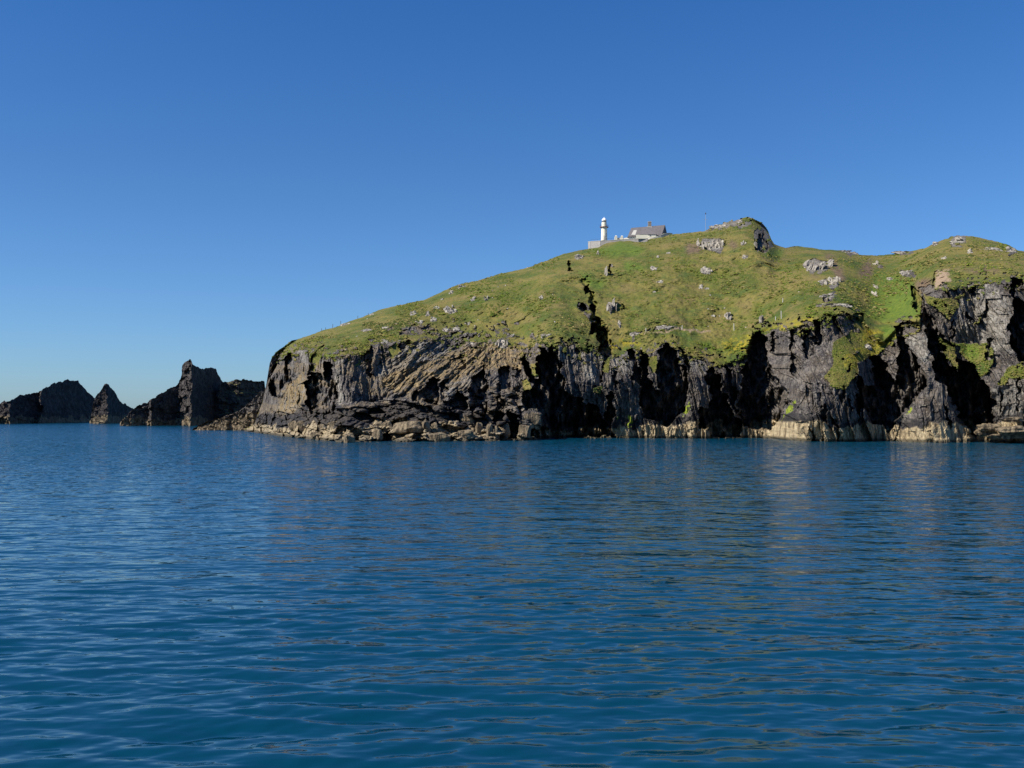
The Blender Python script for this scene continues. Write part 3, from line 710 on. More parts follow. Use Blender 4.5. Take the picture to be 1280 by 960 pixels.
# ------------------------------------------------------------------ sea
def build_sea():
    rng = np.random.default_rng(5)
    r = [2.0]
    while r[-1] < 26000:
        x = r[-1]
        r.append(x + (0.12 if x < 9 else min(max(0.012, x * x / (EYE * F) * 0.85), x * 0.06 if x > 420 else 9e9)))
    r = np.array(r)
    fine = np.radians(np.arange(-34, 34.01, 0.06))
    side = np.radians(np.arange(34.5, 180.01, 1.5))
    th = np.concatenate([-side[::-1], fine, side])
    RR, TH = np.meshgrid(r, th, indexing='ij')
    X = RR * np.sin(TH); Y = RR * np.cos(TH)
    dr = np.gradient(r)[:, None]
    Z = np.zeros_like(X); DX = np.zeros_like(X); DY = np.zeros_like(X)
    dth = np.where(np.abs(TH) > R(34), 0.03, 0.001)
    for i in range(60):
        lam = 0.38 * (6.5 / 0.38) ** (i / 59.0) * rng.uniform(.93, 1.07)
        ang = R(rng.normal(-82, 20))              # travel direction, crests run nearly across the view
        kx, ky = math.cos(ang) * 2 * math.pi / lam, math.sin(ang) * 2 * math.pi / lam
        amp = lam / 6.283 * (0.028 * math.exp(-(math.log(lam / .8) / .75) ** 2) + .005) * rng.uniform(.6, 1.4)
        ph = rng.uniform(0, 6.28)
        w = smooth(2.0, 3.6, lam / np.maximum(dr, RR * dth))
        a = kx * X + ky * Y + ph
        s = np.sin(a); c = np.cos(a)
        Z += w * amp * s
        DX -= 0.8 * w * amp * c * math.cos(ang); DY -= 0.8 * w * amp * c * math.sin(ang)
    patch = 0.75 + 0.45 * fbm(X / 14, Y / 22, oct=2, seed=7)
    Z *= patch
    X = X + DX; Y = Y + DY
    o = mesh_np("sea", np.stack([X, Y, Z], -1).reshape(-1, 3), grid_faces(len(r), len(th), True), water_material(), shade=True)
    tag(o, "deep blue rippled sea", None, None, 'structure')
build_sea()

# ------------------------------------------------------------------ sea stacks
def build_stack(name, top, wl_py, D0, ridge, tf, tb, mat, label, cat, seed, amp=1.0, step=0.5, rows=60, group=None, jag=1.7, D_wl=None):
    t = np.array(top, float)
    px = np.arange(t[0, 0], t[-1, 0] + .01, step)
    py = np.interp(px, t[:, 0], t[:, 1]) + jag * 0.6 * fbm(px / 5, px * 0 + seed, oct=4, seed=seed) + jag * .55 * (_hash(np.floor(px / 3.1 + .6 * vnoise(px / 4, px * 0, seed=seed)), px * 0, seed=seed) - .5) * 2
    rd = np.array(ridge, float); rD = D0 + np.interp(px, rd[:, 0], rd[:, 1])
    ztop = EYE + (HOR - py) / F * rD
    ztop = np.maximum(ztop, -0.3)
    s = D0 / F
    vv = np.linspace(0, 1, rows)
    n = len(px)
    h = ztop + 1.5
    rowsv = []
    for v in vv:                                      # front, from below the water up to the ridge
        z = -1.5 + h * v
        D = rD - tf * (1 - v) ** 1.4 * np.clip(h / h.max(), .25, 1) ** .6
        rowsv.append((D, z))
    for v in np.linspace(0.04, 1, 26):                # back
        z = ztop - h * v
        D = rD + tb * (0.15 + .85 * v) * np.clip(h / h.max(), .25, 1) ** .6
        rowsv.append((D, z))
    D = np.array([r_[0] for r_ in rowsv]); Z = np.array([r_[1] for r_ in rowsv])
    X = np.broadcast_to((px - 640) / F * D0, D.shape) * (D / D0)
    Yv = D.copy(); 
    q = X + 0.12 * Z + 0.8 * fbm(X / 6, Z / 9, oct=3, seed=seed + 1)
    f = 2.0 * saw(q / 5.5, seed + 2) + 1.1 * saw(q / 2.2, seed + 3) + 1.0 * fbm(X / 3.2, Z / 5, oct=4, seed=seed + 4) + .3 * ridged(X, Z / 1.4, 3, seed + 5)
    w1, w2, wid = worley((X + .5 * Z) / 2.4, (Z + .05 * Yv) / 1.7, seed + 6)
    f += (wid - .5) * 2.0 - np.minimum(w2 - w1, .2) * 1.5
    w1, w2, wid = worley((X + .4 * Z) / 5.5, (Z + .05 * Yv) / 4.2, seed + 9)
    f += (wid - .5) * 3.6
    edge = np.minimum(1, np.minimum(np.arange(n), np.arange(n)[::-1]) / 6.0)[None, :]
    vfade = np.ones(D.shape[0]); vfade[rows - 1] = .15; vfade[rows - 2] = .5; vfade[rows] = .4
    Yv = Yv + amp * f * edge * vfade[:, None]
    X = X + 0.35 * amp * fbm(Yv / 3, Z / 3, oct=3, seed=seed + 8) * edge * vfade[:, None]
    o = mesh_np(name, np.stack([X, Yv, Z], -1).reshape(-1, 3), grid_faces(D.shape[0], n), mat)
    # move the origin to the foot of the rock
    c = Vector((float(X.mean()), float(Yv.mean()), 0.0))
    o.data.transform(__import__('mathutils').Matrix.Translation(-c)); o.location = c
    return tag(o, label, cat, group)

STK = rock_material("stack_rock", (0.80, 0.78, 0.82), barn_top=1.6, dark=0.72)
STKG = rock_material("stack_rock_grassy", (0.85, 0.83, 0.85), barn_top=0.9, grassy=True, dark=0.75)
SHO = rock_material("shore_rock", (1.0, 0.98, 0.95), barn_top=3.6, dark=1.0)

build_stack("rock_island", [(-110, 527), (-80, 522), (-50, 514), (-25, 508), (0, 504.5), (5, 501.5), (12, 501), (20, 497), (25, 494.5), (40, 491.5), (50, 489), (60, 482.5), (75, 477.5), (85, 475.5), (93, 475), (98, 476), (104, 483), (110, 490), (117, 498), (121, 508), (126, 518), (134, 527)],
            528.5, 545, [(-110, -75), (-50, -52), (0, -30), (12, -33), (20, -18), (48, -2), (52, -6), (75, 22), (90, 36), (98, 44), (134, 82)], 8, 22, STK, "long dark rocky islet rising in steps to a blunt top, furthest left", "sea rock", 101)
build_stack("sea_stack", [(112, 527), (116, 512), (117, 501), (120, 494), (126, 487), (130, 482), (133, 480.5), (136, 481.5), (140, 485), (143, 489), (147, 498), (150, 503), (158, 505), (163, 509), (167, 512), (174, 520), (180, 527)],
            526, 520, [(112, 4), (134, 4), (136, 8), (180, 62)], 5, 10, STK, "small pyramid shaped dark sea stack between the long islet and the horned stack", "sea stack", 131, amp=.6)
build_stack("sea_stack", [(150, 530), (158, 520), (163, 515), (171, 507), (177, 505), (184, 503.5), (188, 499), (198, 494), (202, 492.5), (207, 489), (215, 485), (224, 478), (227, 469), (228.5, 456), (231, 451.5), (238, 448.5), (241.5, 455), (246, 458), (251, 460), (255, 462.5), (259, 460), (265, 460), (270, 462), (274, 471), (278, 477), (284, 484), (295, 500), (304, 520), (310, 530)],
            532, 445, [(150, -12), (186, -2), (190, -6), (224, 6), (228, 4), (239, -3), (242, 2), (276, 36), (310, 58)], 5, 12, STK, "tall horn shaped sea stack with a pale left edge and a black face", "sea stack", 161, amp=.75, rows=90)
build_stack("rock_plateau", [(262, 520), (270, 496), (274, 482), (278, 478), (290, 476), (303, 474.5), (308, 473.5), (315, 475.5), (320, 477), (328, 476), (330.5, 477), (331, 484), (334, 500), (338, 525)],
            531, 470, [(262, 0), (300, 0), (338, 14)], 4, 30, STKG, "flat topped rock with pale turf behind the horned sea stack", "sea rock", 191, amp=.6)
build_stack("shore_reef", [(238, 538), (243, 535), (250, 530.5), (262, 527), (270, 523.5), (285, 519.5), (296, 516), (303, 511), (311, 506), (318, 499), (323, 492), (327, 488), (331, 492), (334, 505), (340, 530), (346, 540)],
            537.5, 330, [(238, 0), (270, 3), (300, 5), (320, 9), (346, 12)], 9, 14, SHO, "low tan shore reef sloping down to the water at the headland tip", "shore rock", 221, amp=1.1)

# ------------------------------------------------------------------ loose rocks
def rock_mesh(name, seed, sx, sy, sz, cuts=9, sub=3, rough=0.10):
    import bmesh
    bm = bmesh.new(); bmesh.ops.create_icosphere(bm, subdivisions=sub, radius=1.0)
    v = np.array([x.co[:] for x in bm.verts]); rng = np.random.default_rng(seed)
    v = v / (np.abs(v) ** 7).sum(1)[:, None] ** (1 / 7) * .82
    a1, a2, a3 = rng.normal(0, .16), rng.normal(-.22, .18), rng.normal(0, .35)
    def rot(v, i, j, a):
        c, s = math.cos(a), math.sin(a); w = v.copy(); w[:, i] = c * v[:, i] - s * v[:, j]; w[:, j] = s * v[:, i] + c * v[:, j]; return w
    v = rot(rot(rot(v, 1, 2, a1), 0, 2, -a2), 0, 1, a3)
    for k in range(cuts):
        n = rng.normal(size=3); n /= np.linalg.norm(n); d = rng.uniform(.70, 1.02)
        s = v @ n; v = v - np.outer(np.maximum(s - d, 0), n)
    v = v + rough * np.stack([fbm(v[:, 0] * 2 + seed, v[:, 1] * 2, v[:, 2] * 2, oct=3, seed=seed + j) for j in range(3)], 1)
    v *= np.array([sx, sy, sz])
    f = np.array([[l.vert.index for l in fa.loops] for fa in bm.faces]); bm.free()
    return v, f

def cluster(name, px, py, wpx, hpx, seed, mat, label, cat, n=7, group=None, lean=0.0, slab=False, off=0.0):
    """an outcrop: angular blocks of one bedrock mass breaking through the turf, each bedded into the slope"""
    pos, d = on_hill(px, py, off)
    s = d / F; rng = np.random.default_rng(seed); vs = []; fs = []; nv = 0
    m = 1 if n == 1 else n * 2
    for k in range(m):
        if m == 1: u, v_ = 0.0, 0.0; w_, h_ = wpx * s * .5, hpx * s * .5
        elif slab:
            u = (k + .5) / m - .5 + rng.normal() * .04; v_ = rng.uniform(-.18, .22)
            w_ = wpx * s / m * rng.uniform(.45, .95); h_ = hpx * s * rng.uniform(.24, .40)
        else:
            r_ = math.sqrt((k + .5) / m); a_ = 2.4 * k + rng.uniform(-.5, .5)
            u, v_ = .42 * r_ * math.cos(a_), .36 * r_ * math.sin(a_)
            q_ = (1.1 / math.sqrt(m)) * rng.uniform(.45, 1.15)
            w_ = wpx * s * q_ * .62; h_ = hpx * s * q_ * rng.uniform(.42, .8)
        if m == 1 and slab: v_ = .42
        c, dk = on_hill(px + (u - lean * v_ * hpx / max(wpx, 1) * .5) * wpx, py + v_ * hpx, off)
        lim = .7 * max(wpx, hpx) * s; dk2 = d + max(-lim, min(lim, dk - d)); eye = Vector((0, 0, EYE)); c = eye + (c - eye) * (dk2 / dk)
        v, f = rock_mesh(name, seed * 31 + k, w_, max(w_, h_) * rng.uniform(.8, 1.3), h_, cuts=5, rough=.16)
        v[:, 0] += lean * v[:, 2]
        v[:, 1] += (0.1 if slab and m == 1 else 0.35) * v[:, 2]                      # leans back with the slope
        v += np.array([c.x - pos.x, c.y - pos.y + .25 * w_, c.z - pos.z + (.75 if m == 1 and slab else -.05 if slab else -.12) * h_])
        vs.append(v); fs.append(f + nv); nv += len(v)
    if m > 1:                                          # the bedrock the blocks grow from, just under the turf
        p_, _ = on_hill(px, py - .42 * hpx, off); q_, _ = on_hill(px, py + .42 * hpx, off)
        sl = p_ - q_; sl *= min(1.0, 1.6 * max(wpx, hpx) * s / max(sl.length, .01)); mid = pos.copy()
        v, f = rock_mesh(name, seed * 31 + 99, wpx * s * .46, 1.0, .45, cuts=4, rough=.12)
        v = np.stack([v[:, 0], v[:, 1] * sl.y * .5, v[:, 2] + v[:, 1] * sl.z * .5], 1) + np.array([mid.x - pos.x, mid.y - pos.y, mid.z - pos.z - .22])
        vs.append(v); fs.append(f + nv)
    o = mesh_np(name, np.concatenate(vs), np.concatenate(fs), mat)
    o.location = pos
    return tag(o, label, cat, group)

PALE = rock_material("pale_outcrop_rock", (1, 1, 1), lich=0.8, pal=((0.10, 0.086, 0.07), (0.23, 0.20, 0.165), (0.33, 0.295, 0.245), (0.46, 0.42, 0.35)))
GREY = rock_material("grey_outcrop_rock", (1, 1, 1), lich=0.4, pal=((0.11, 0.095, 0.08), (0.20, 0.175, 0.15), (0.29, 0.26, 0.22), (0.42, 0.385, 0.33)))
DARKR = rock_material("dark_outcrop_rock", (0.9, 0.85, 0.9), lich=0.1)
TAN = rock_material("tide_zone_rock", (1.5, 1.25, 0.98), barn_top=3.4)

OUT = [  # frame, x, y, width, height in that frame, material, pieces, slab, lean, label
 ('I', 432, 330, 22, 110, PALE, 1, True, 0.0, "tall pale rock slab standing upright below the lighthouse"),
 ('I', 480, 275, 16, 40, PALE, 1, True, 0.0, "short pale stone beside the tall slab below the lighthouse"),
 ('I', 478, 600, 70, 170, GREY, 3, True, 0.15, "long narrow grey rock rib running down the slope right of the gully"),
 ('I', 540, 735, 32, 60, GREY, 2, False, 0, "small grey rock at the foot of the narrow rib"),
 ('I', 367, 175, 22, 50, PALE, 1, True, 0, "pale rock chip just under the grey terrace wall"),
 ('I', 225, 210, 80, 70, GREY, 4, False, 0, "greenish grey rock patch on the skyline left of the terrace wall"),
 ('I', 815, 480, 36, 20, PALE, 1, False, 0, "single white oblong stone on the open slope right of the narrow rib"),
 ('I', 820, 295, 60, 60, PALE, 4, False, 0, "pale broken outcrop below the house"),
 ('I', 870, 400, 50, 36, PALE, 3, False, 0, "pair of pale stones lower down the slope below the house"),
 ('I', 935, 168, 40, 20, PALE, 2, False, 0, "small pale outcrop high on the slope right of the house"),
 ('I', 845, 200, 22, 34, PALE, 2, False, 0, "small pale stone cluster just below the house wall"),
 ('I', 1235, 310, 90, 70, PALE, 8, False, 0, "scattered pale outcrop in the middle of the right slope"),
 ('I', 1190, 445, 36, 50, PALE, 2, False, 0, "pale rock pair lower on the middle slope"),
 ('I', 1240, 455, 40, 26, GREY, 1, False, 0, "brownish boulder beside the pale rock pair"),
 ('I', 900, 765, 130, 40, GREY, 8, False, 0, "grey rock ledge along the middle of the cliff edge path"),
 ('I', 665, 815, 80, 34, GREY, 4, False, 0, "pale low ledge at the left end of the cliff edge path"),
 ('L', 320, 610, 300, 190, PALE, 8, True, 0.05, "columned pale crag below the mast"),
 ('L', 410, 360, 220, 90, PALE, 7, False, 0, "bright pale crest rocks just right of the mast foot"),
 ('L', 695, 300, 70, 70, GREY, 2, False, 0, "square grey block on the summit crag"),
 ('L', 735, 580, 60, 100, GREY, 3, True, 0, "pale rib on the flank of the summit crag"),
 ('L', 770, 770, 90, 80, GREY, 4, False, 0, "grey rock at the foot of the summit crag"),
 ('L', 900, 610, 30, 110, GREY, 1, True, 0, "thin grey slab at the left of the crag's dark cleft"),
 ('H', 850, 320, 170, 110, GREY, 7, True, 0.6, "large leaning grey outcrop amid brown heather"),
 ('H', 965, 440, 90, 80, PALE, 5, True, 0, "white faced outcrop below the leaning grey outcrop"),
 ('H', 890, 440, 50, 40, GREY, 3, False, 0, "small grey rock left of the white faced outcrop"),
 ('H', 945, 545, 100, 50, GREY, 5, False, 0.6, "grey sloping rock above the thin white stone line"),
 ('H', 980, 608, 220, 26, PALE, 10, False, 0, "thin white line of stones above the cliff edge"),
 ('H', 70, 690, 30, 20, PALE, 1, False, 0, "small white stone on the slope above the cliff path"),
 ('H', 180, 695, 40, 80, PALE, 2, True, 0.3, "tilted white stone on the lower middle slope"),
 ('H', 1085, 215, 110, 36, GREY, 6, False, 0, "low grey rocks on the skyline of the dip"),
 ('H', 430, 715, 26, 60, GREY, 1, True, 0, "pointed white tipped stone above the yellow cliff edge"),
 ('G', 710, 135, 100, 70, PALE, 6, False, 0, "pale rocks crowning the right hilltop"),
 ('G', 795, 215, 36, 40, PALE, 2, False, 0, "pale rock just below the right hilltop"),
 ('G', 605, 258, 36, 34, PALE, 2, False, 0, "pale stone low on the left flank of the right hilltop"),
 ('G', 545, 155, 46, 34, GREY, 2, False, 0, "grey rock on the left shoulder of the right hilltop"),
 ('G', 1100, 205, 80, 60, PALE, 4, False, 0, "pale rocks on the right shoulder at the frame edge"),
 ('G', 960, 185, 110, 20, PALE, 5, False, 0, "thin row of pale stones on the right hilltop slope"),
 ('G', 300, 215, 140, 24, PALE, 7, False, 0, "flat pale ledge on the skyline left of the right hilltop"),
 ('G', 85, 300, 30, 56, PALE, 2, True, 0, "white upright stone near the skyline dip"),
 ('G', 120, 325, 50, 34, DARKR, 2, False, 0, "dark rock beside the white upright stone"),
 ('G', 330, 370, 90, 60, GREY, 5, False, 0, "grey rocks at the head of the dark diagonal gully"),
 ('G', 195, 415, 40, 26, PALE, 2, False, 0, "two small white stones above the green gully shoulder"),
 ('G', 85, 470, 22, 60, PALE, 2, True, 0, "upper pale block of the stepped stones on the green shoulder"),
 ('G', 75, 530, 30, 60, PALE, 2, True, 0, "lower pale block of the stepped stones on the green shoulder"),
 ('G', 25, 920, 60, 46, PALE, 1, False, 0, "large white boulder sitting in yellow gorse"),
 ('J', 110, 530, 60, 60, GREY, 4, False, 0, "grey lumpy outcrop on the left slope"),
 ('J', 160, 595, 60, 40, PALE, 3, False, 0, "white stones on top of the dark left ledge"),
 ('J', 225, 540, 34, 46, GREY, 2, False, 0, "brownish knob between the left outcrops"),
 ('J', 268, 572, 56, 50, PALE, 4, False, 0, "rounded pale outcrop right of the dark left ledge"),
 ('J', 340, 412, 30, 22, PALE, 1, False, 0, "single bright stone near the left skyline"),
 ('J', 410, 360, 40, 40, PALE, 2, False, 0, "pale stone hugging the left skyline"),
 ('J', 295, 485, 50, 36, PALE, 3, False, 0, "pale flat stones on the upper left slope"),
 ('J', 405, 500, 90, 120, PALE, 7, False, -0.2, "tall broken pale outcrop in the middle of the left slope"),
 ('J', 495, 315, 60, 60, GREY, 5, False, 0, "grey pink rocks breaking the left skyline"),
 ('J', 690, 410, 30, 60, PALE, 2, True, 0, "thin pale rock on the smooth upper left slope"),
 ('J', 585, 415, 36, 60, GREY, 3, False, 0, "faint grey rock patch left of the thin pale rock"),
 ('J', 1130, 395, 40, 36, PALE, 2, False, 0, "two close white stones alone on the smooth slope"),
 ('J', 450, 650, 60, 36, PALE, 3, False, 0, "flat pale rock above the grey scree"),
 ('J', 540, 608, 46, 32, PALE, 3, False, 0, "pale rock on the lower left slope"),
 ('J', 360, 660, 60, 46, PALE, 4, False, 0, "pale rocks topping the grey scree"),
 ('J', 575, 765, 60, 46, PALE, 3, True, 0, "pointed pale rock on the cliff edge above the orange lichen"),
 ('J', 815, 765, 100, 80, PALE, 5, True, 0, "white jagged rocks on the cliff edge above the orange lichen"),
 ('J', 900, 700, 26, 46, PALE, 2, True, 0, "small upright white stone above the jagged edge rocks"),
 ('J', 1165, 700, 70, 34, GREY, 3, False, 0, "flat grey rock at the edge above the tall black cave"),
 ('J', 935, 605, 50, 24, DARKR, 2, False, 0, "dark low rock on the lower slope above the cave"),
 ('J', 1055, 700, 36, 40, DARKR, 2, False, 0, "dark round bush like rock above the tall black cave"),
 ('K', 590, 420, 100, 30, PALE, 6, False, 0, "pale stones on the skyline among the fence posts"),
 ('K', 800, 342, 36, 22, PALE, 2, False, 0, "pale stone on the skyline right of the fence posts"),
 ('K', 770, 465, 90, 26, GREY, 5, False, 0, "grey brown ledge on the left grass slope"),
 ('K', 995, 420, 26, 26, PALE, 1, False, 0, "single white stone above the dark left ledge"),
 ('K', 905, 445, 50, 18, PALE, 3, False, 0, "small low pale stones left of the dark ledge"),
 ('K', 905, 560, 70, 60, GREY, 4, False, 0, "grey rocks at the cliff top left of the scree"),
]
for i, (k, x, y, w, h, mt, n, slab, lean, lab) in enumerate(OUT):
    px, py = fp(k, x, y); s = FR[k][2] * (1.25 if k in 'HG' else 1.1)
    cluster("rock_outcrop", px, py, w * s, h * s, 300 + i, mt, lab, "rock outcrop", n=n, slab=slab, lean=lean, group="rock outcrops on the headland grass")

# tiny stones lying in the turf
rs = random.Random(9)
tiny = [('J', 785, 312), ('J', 845, 300), ('J', 740, 345), ('J', 740, 398), ('J', 860, 485), ('J', 1225, 372), ('J', 760, 620), ('J', 865, 650), ('J', 1240, 592), ('J', 1100, 705), ('J', 525, 690),
        ('J', 600, 622), ('J', 650, 258), ('J', 1020, 158), ('J', 600, 495), ('J', 625, 575), ('I', 22, 718), ('I', 75, 798), ('I', 8, 500), ('I', 1250, 615), ('I', 1130, 770), ('I', 1160, 785), ('I', 1250, 755), ('I', 1265, 505),
        ('H', 25, 485), ('H', 45, 535), ('H', 30, 640), ('H', 115, 692), ('H', 315, 775), ('H', 712, 508), ('H', 155, 630), ('G', 1045, 330), ('G', 920, 180), ('G', 1025, 195), ('G', 220, 410), ('G', 40, 265), ('K', 680, 515), ('K', 540, 630), ('K', 590, 620), ('K', 765, 375)]
for i, (k, x, y) in enumerate(tiny):
    px, py = fp(k, x, y)
    cluster("stone", px, py, rs.uniform(1.8, 3.4), rs.uniform(1.4, 2.6), 700 + i, PALE, "tiny pale stone lying loose in the hillside grass", "stone", n=1, group="tiny pale stones scattered in the hillside grass")

# rough grass: tussocks too many to count, one object
def build_tussocks():
    rng = np.random.default_rng(77); N = 24000
    px = rng.uniform(336, 1296, N * 2); top = crv(SKY, px); bot = np.minimum(np.where(px > 630, 520, crv(CL, px) + 8), crv(WL, px) - 25)
    u = rng.uniform(0, 1, N * 2) ** 1.2
    py = top + 0.15 + (bot - top) * u
    ci = np.clip(np.searchsorted(HP, px), 0, len(HP) - 1)
    n_r = HPY.shape[0]
    ri = (HPY[0, ci] - py) / (HPY[0, ci] - HPY[-1, ci]) * (n_r - 1)
    ri = np.clip(np.round(ri).astype(int), 0, n_r - 1)
    keep = (HROCK[ri, ci] < .5); keep &= (fbm(px / 34, py / 15, oct=4, seed=15) > rng.uniform(-.25, .55, N * 2)) | (py > crv(CL, px) - 2)
    keep = np.where(keep)[0][:N]
    px, py, ci, ri = px[keep], py[keep], ci[keep], ri[keep]
    D = HD[ri, ci]; X, Y, Z = P(px, py, D)
    n = len(px); kind = rng.uniform(0, 1, n); patch = fbm(X / 30, Y / 40, oct=3, seed=16)
    size = rng.uniform(.2, .6, n) * (1 + .7 * (rng.uniform(0, 1, n) > .93))
    size = np.where(py > crv(CL, px) - 1, size * .5, size)
    B = 7
    V = np.zeros((n, B, 3, 3)); 
    for k in range(B):
        a = 2 * np.pi * (k + rng.uniform(-.3, .3, n)) / B; r = size * rng.uniform(.5, 1.0, n); h = size * rng.uniform(.5, 1.15, n)
        wdt = size * rng.uniform(.35, .6, n)
        ca, sa = np.cos(a), np.sin(a)
        V[:, k, 0] = np.stack([X + r * ca - wdt * sa, Y + r * sa + wdt * ca, Z - .1], -1)
        V[:, k, 1] = np.stack([X + r * ca + wdt * sa, Y + r * sa - wdt * ca, Z - .1], -1)
        V[:, k, 2] = np.stack([X + .25 * r * ca, Y + .25 * r * sa, Z + .42 * h], -1)
    pal = np.array([(0.125, 0.138, 0.018), (0.088, 0.122, 0.014), (0.165, 0.145, 0.036), (0.20, 0.165, 0.060), (0.055, 0.074, 0.012)])
    w = np.clip(kind * .75 + .12 + .55 * patch, 0, .999); idx = np.digitize(w, [.38, .60, .82, .93]); 
    col = pal[np.array([1, 0, 2, 3, 4])[idx]] * rng.uniform(.8, 1.2, (n, 1))
    col = np.repeat(col, B * 3, 0)
    t = NT("tussock_grass"); a_ = t.n('ShaderNodeAttribute'); a_.attribute_name = "tint"
    t.col(t.mix(1.0, a_.outputs['Color'], t.ramp(t.noise(t.coord(), 1.2, 4), [(.35, (.8, .8, .8)), (.65, (1.2, 1.2, 1.2))]), 'MULTIPLY')); t.rough(.95)
    o = mesh_np("grass_tussocks", V.reshape(-1, 3), np.arange(n * B * 3).reshape(-1, 3), t.m, attrs={"tint": col})
    tag(o, "rough olive green grass tussocks covering the headland", "grass", None, 'stuff')
build_tussocks()

# boulders and slabs at the waterline (frame, x, y, w, h)
BOU = [
 ('A', 215, 815, 80, 40, "flat wet boulder furthest left at the foot of the headland tip"),
 ('A', 330, 770, 90, 70, "tan boulder under the pale ramp of the headland tip"),
 ('A', 420, 770, 120, 90, "broad tan boulder left of the black square cave"),
 ('A', 520, 850, 90, 60, "yellowish wet boulder at the water below the square cave"),
 ('A', 570, 790, 70, 60, "squat tan boulder under the square cave floor"),
 ('A', 690, 790, 130, 110, "large tan boulder right of the square cave mouth"),
 ('A', 800, 880, 90, 80, "rounded ochre boulder standing in the water"),
 ('A', 890, 820, 110, 90, "dark shaded boulder behind the rounded ochre one"),
 ('A', 950, 880, 60, 50, "small ochre boulder between two larger ones at the water"),
 ('A', 1040, 850, 80, 90, "upright tan boulder with a dark crack at the shore"),
 ('A', 1060, 770, 70, 70, "grey tan boulder on the upper platform beside the dark ledges"),
 ('B', 30, 770, 80, 80, "blocky tan boulder left of the long pale slab"),
 ('B', 160, 715, 70, 90, "tilted grey slab behind the long pale slab"),
 ('B', 230, 790, 270, 100, "long pale flat topped slab above a black hollow at the water"),
 ('B', 360, 780, 60, 110, "slanting grey fin at the right end of the long pale slab"),
 ('B', 430, 790, 70, 80, "tan boulder above the low ochre one"),
 ('B', 470, 870, 170, 80, "low ochre boulder awash right of the long pale slab"),
 ('B', 590, 770, 120, 90, "tan block in the middle of the shore platform"),
 ('B', 690, 850, 140, 80, "ochre block at the water left of the pillars"),
 ('B', 710, 710, 110, 110, "square grey block on top of the platform left of the narrow black cave"),
 ('B', 810, 810, 60, 130, "cracked tan pillar under the narrow black cave"),
 ('B', 905, 820, 50, 130, "left one of two slim tan pillars at the water"),
 ('B', 955, 835, 45, 110, "right one of two slim tan pillars at the water"),
 ('B', 1038, 825, 70, 120, "stout tan pillar left of the black slot"),
 ('C', 165, 705, 170, 130, "big square grey block in front of the large cave"),
 ('C', 110, 820, 90, 110, "pale tan footing under the big square grey block"),
 ('D', 910, 815, 60, 80, "pale jagged boulder at the mouth of the dark right cave"),
 ('D', 980, 835, 80, 50, "low pale boulder at the mouth of the dark right cave"),
 ('D', 1060, 845, 70, 40, "small pale boulder right of the low cave mouth boulder"),
 ('F', 800, 785, 180, 60, "rounded grey tan slab at the bottom of the big gully"),
 ('F', 760, 825, 160, 60, "low tan slab tongue at the bottom of the big gully"),
 ('F', 1000, 810, 260, 70, "broad flat orange tan slab at the right edge of the shore"),
 ('F', 950, 860, 300, 40, "lowest flat slab at the waterline on the right"),
 ('F', 990, 715, 180, 40, "grey flat ledge under the columned cliff on the right"),
]
for i, (k, x, y, w, h, lab) in enumerate(BOU):
    px, py = fp(k, x, y); s = FR[k][2]
    px2, py2, W, H = px, py, w * s, h * s
    d0 = min(depth_at(px, min(py + H * .3, crv(WL, px) - .3)), EYE * F / (max(py + H * .5, 541) - HOR) * 1.02 if py + H * .5 > 541 else 9e9)
    d0 += 1.2 if k != 'F' else -4.0
    ss = d0 / F
    vs, fs = rock_mesh("b", 900 + i, W * .58 * ss, max(W * .45, H * .5) * ss, H * .62 * ss, cuts=5, sub=4, rough=.09)
    o = mesh_np("shore_boulder", vs, fs, TAN if 'grey' not in lab and 'dark' not in lab else SHO)
    X_, Y_, Z_ = P(px, py, d0); o.location = (X_, Y_, Z_); o.rotation_euler = (0, 0, 0)
    tag(o, lab, "boulder", "boulders along the foot of the cliff")

# ------------------------------------------------------------------ lighthouse
WHITE = paint("white_paint", (0.85, 0.79, 0.61), 0.5, 0.08)
DOMEW = paint("white_dome_paint", (0.88, 0.88, 0.90), 0.35, 0.04)
RUST = paint("rusty_red_iron", (0.24, 0.10, 0.06), 0.6, 0.3)
GLASS = paint("dark_lantern_glass", (0.10, 0.11, 0.13), 0.12, 0.2)
STONEW = masonry("grey_terrace_stone", (0.30, 0.28, 0.26), (0.40, 0.37, 0.34), (0.22, 0.21, 0.2))
SLATE = masonry("grey_slates", (0.145, 0.13, 0.13), (0.19, 0.17, 0.168), (0.09, 0.085, 0.085), 0.6, 0.22)
BRICKM = masonry("chimney_brick", (0.20, 0.16, 0.13), (0.27, 0.22, 0.18), (0.25, 0.23, 0.2), 0.4, 0.12)
IRON = paint("dark_iron", (0.06, 0.06, 0.07), 0.5, 0.2)
WOOD = paint("weathered_post_wood", (0.12, 0.10, 0.08), 0.85, 0.3)
CONC = paint("pale_concrete", (0.52, 0.49, 0.43), 0.85, 0.15)

LD = 411.0; S = LD / F                      # metres per photo pixel at the lighthouse
def LP(px, py, D=LD): return Vector(P(px, py, D))
base = LP(755.2, 300.8)
lh = empty("lighthouse", base)
tag(lh, "slim white lighthouse tower with red gallery and white dome on the hilltop", "lighthouse")
r0 = 3.85 * S
MB().lathe([(r0 * 1.06, 0), (r0 * 1.06, .35), (r0, .4), (r0 * .97, 3.0 * 1.0), (r0 * .92, 16.2 * S)], 32).build("tower", WHITE, lh, shade=False)
g = MB().lathe([(r0 * .95, 16.2 * S), (5.3 * S, 16.35 * S), (5.4 * S, 16.9 * S), (5.3 * S, 17.0 * S)], 32).build("gallery", RUST, lh)
rail = MB()
for k in range(16):
    a = 2 * math.pi * k / 16; x, y = 5.2 * S * math.cos(a), 5.2 * S * math.sin(a)
    rail.tube((x, y, 17.0 * S), (x, y, 19.6 * S), .022, 6)
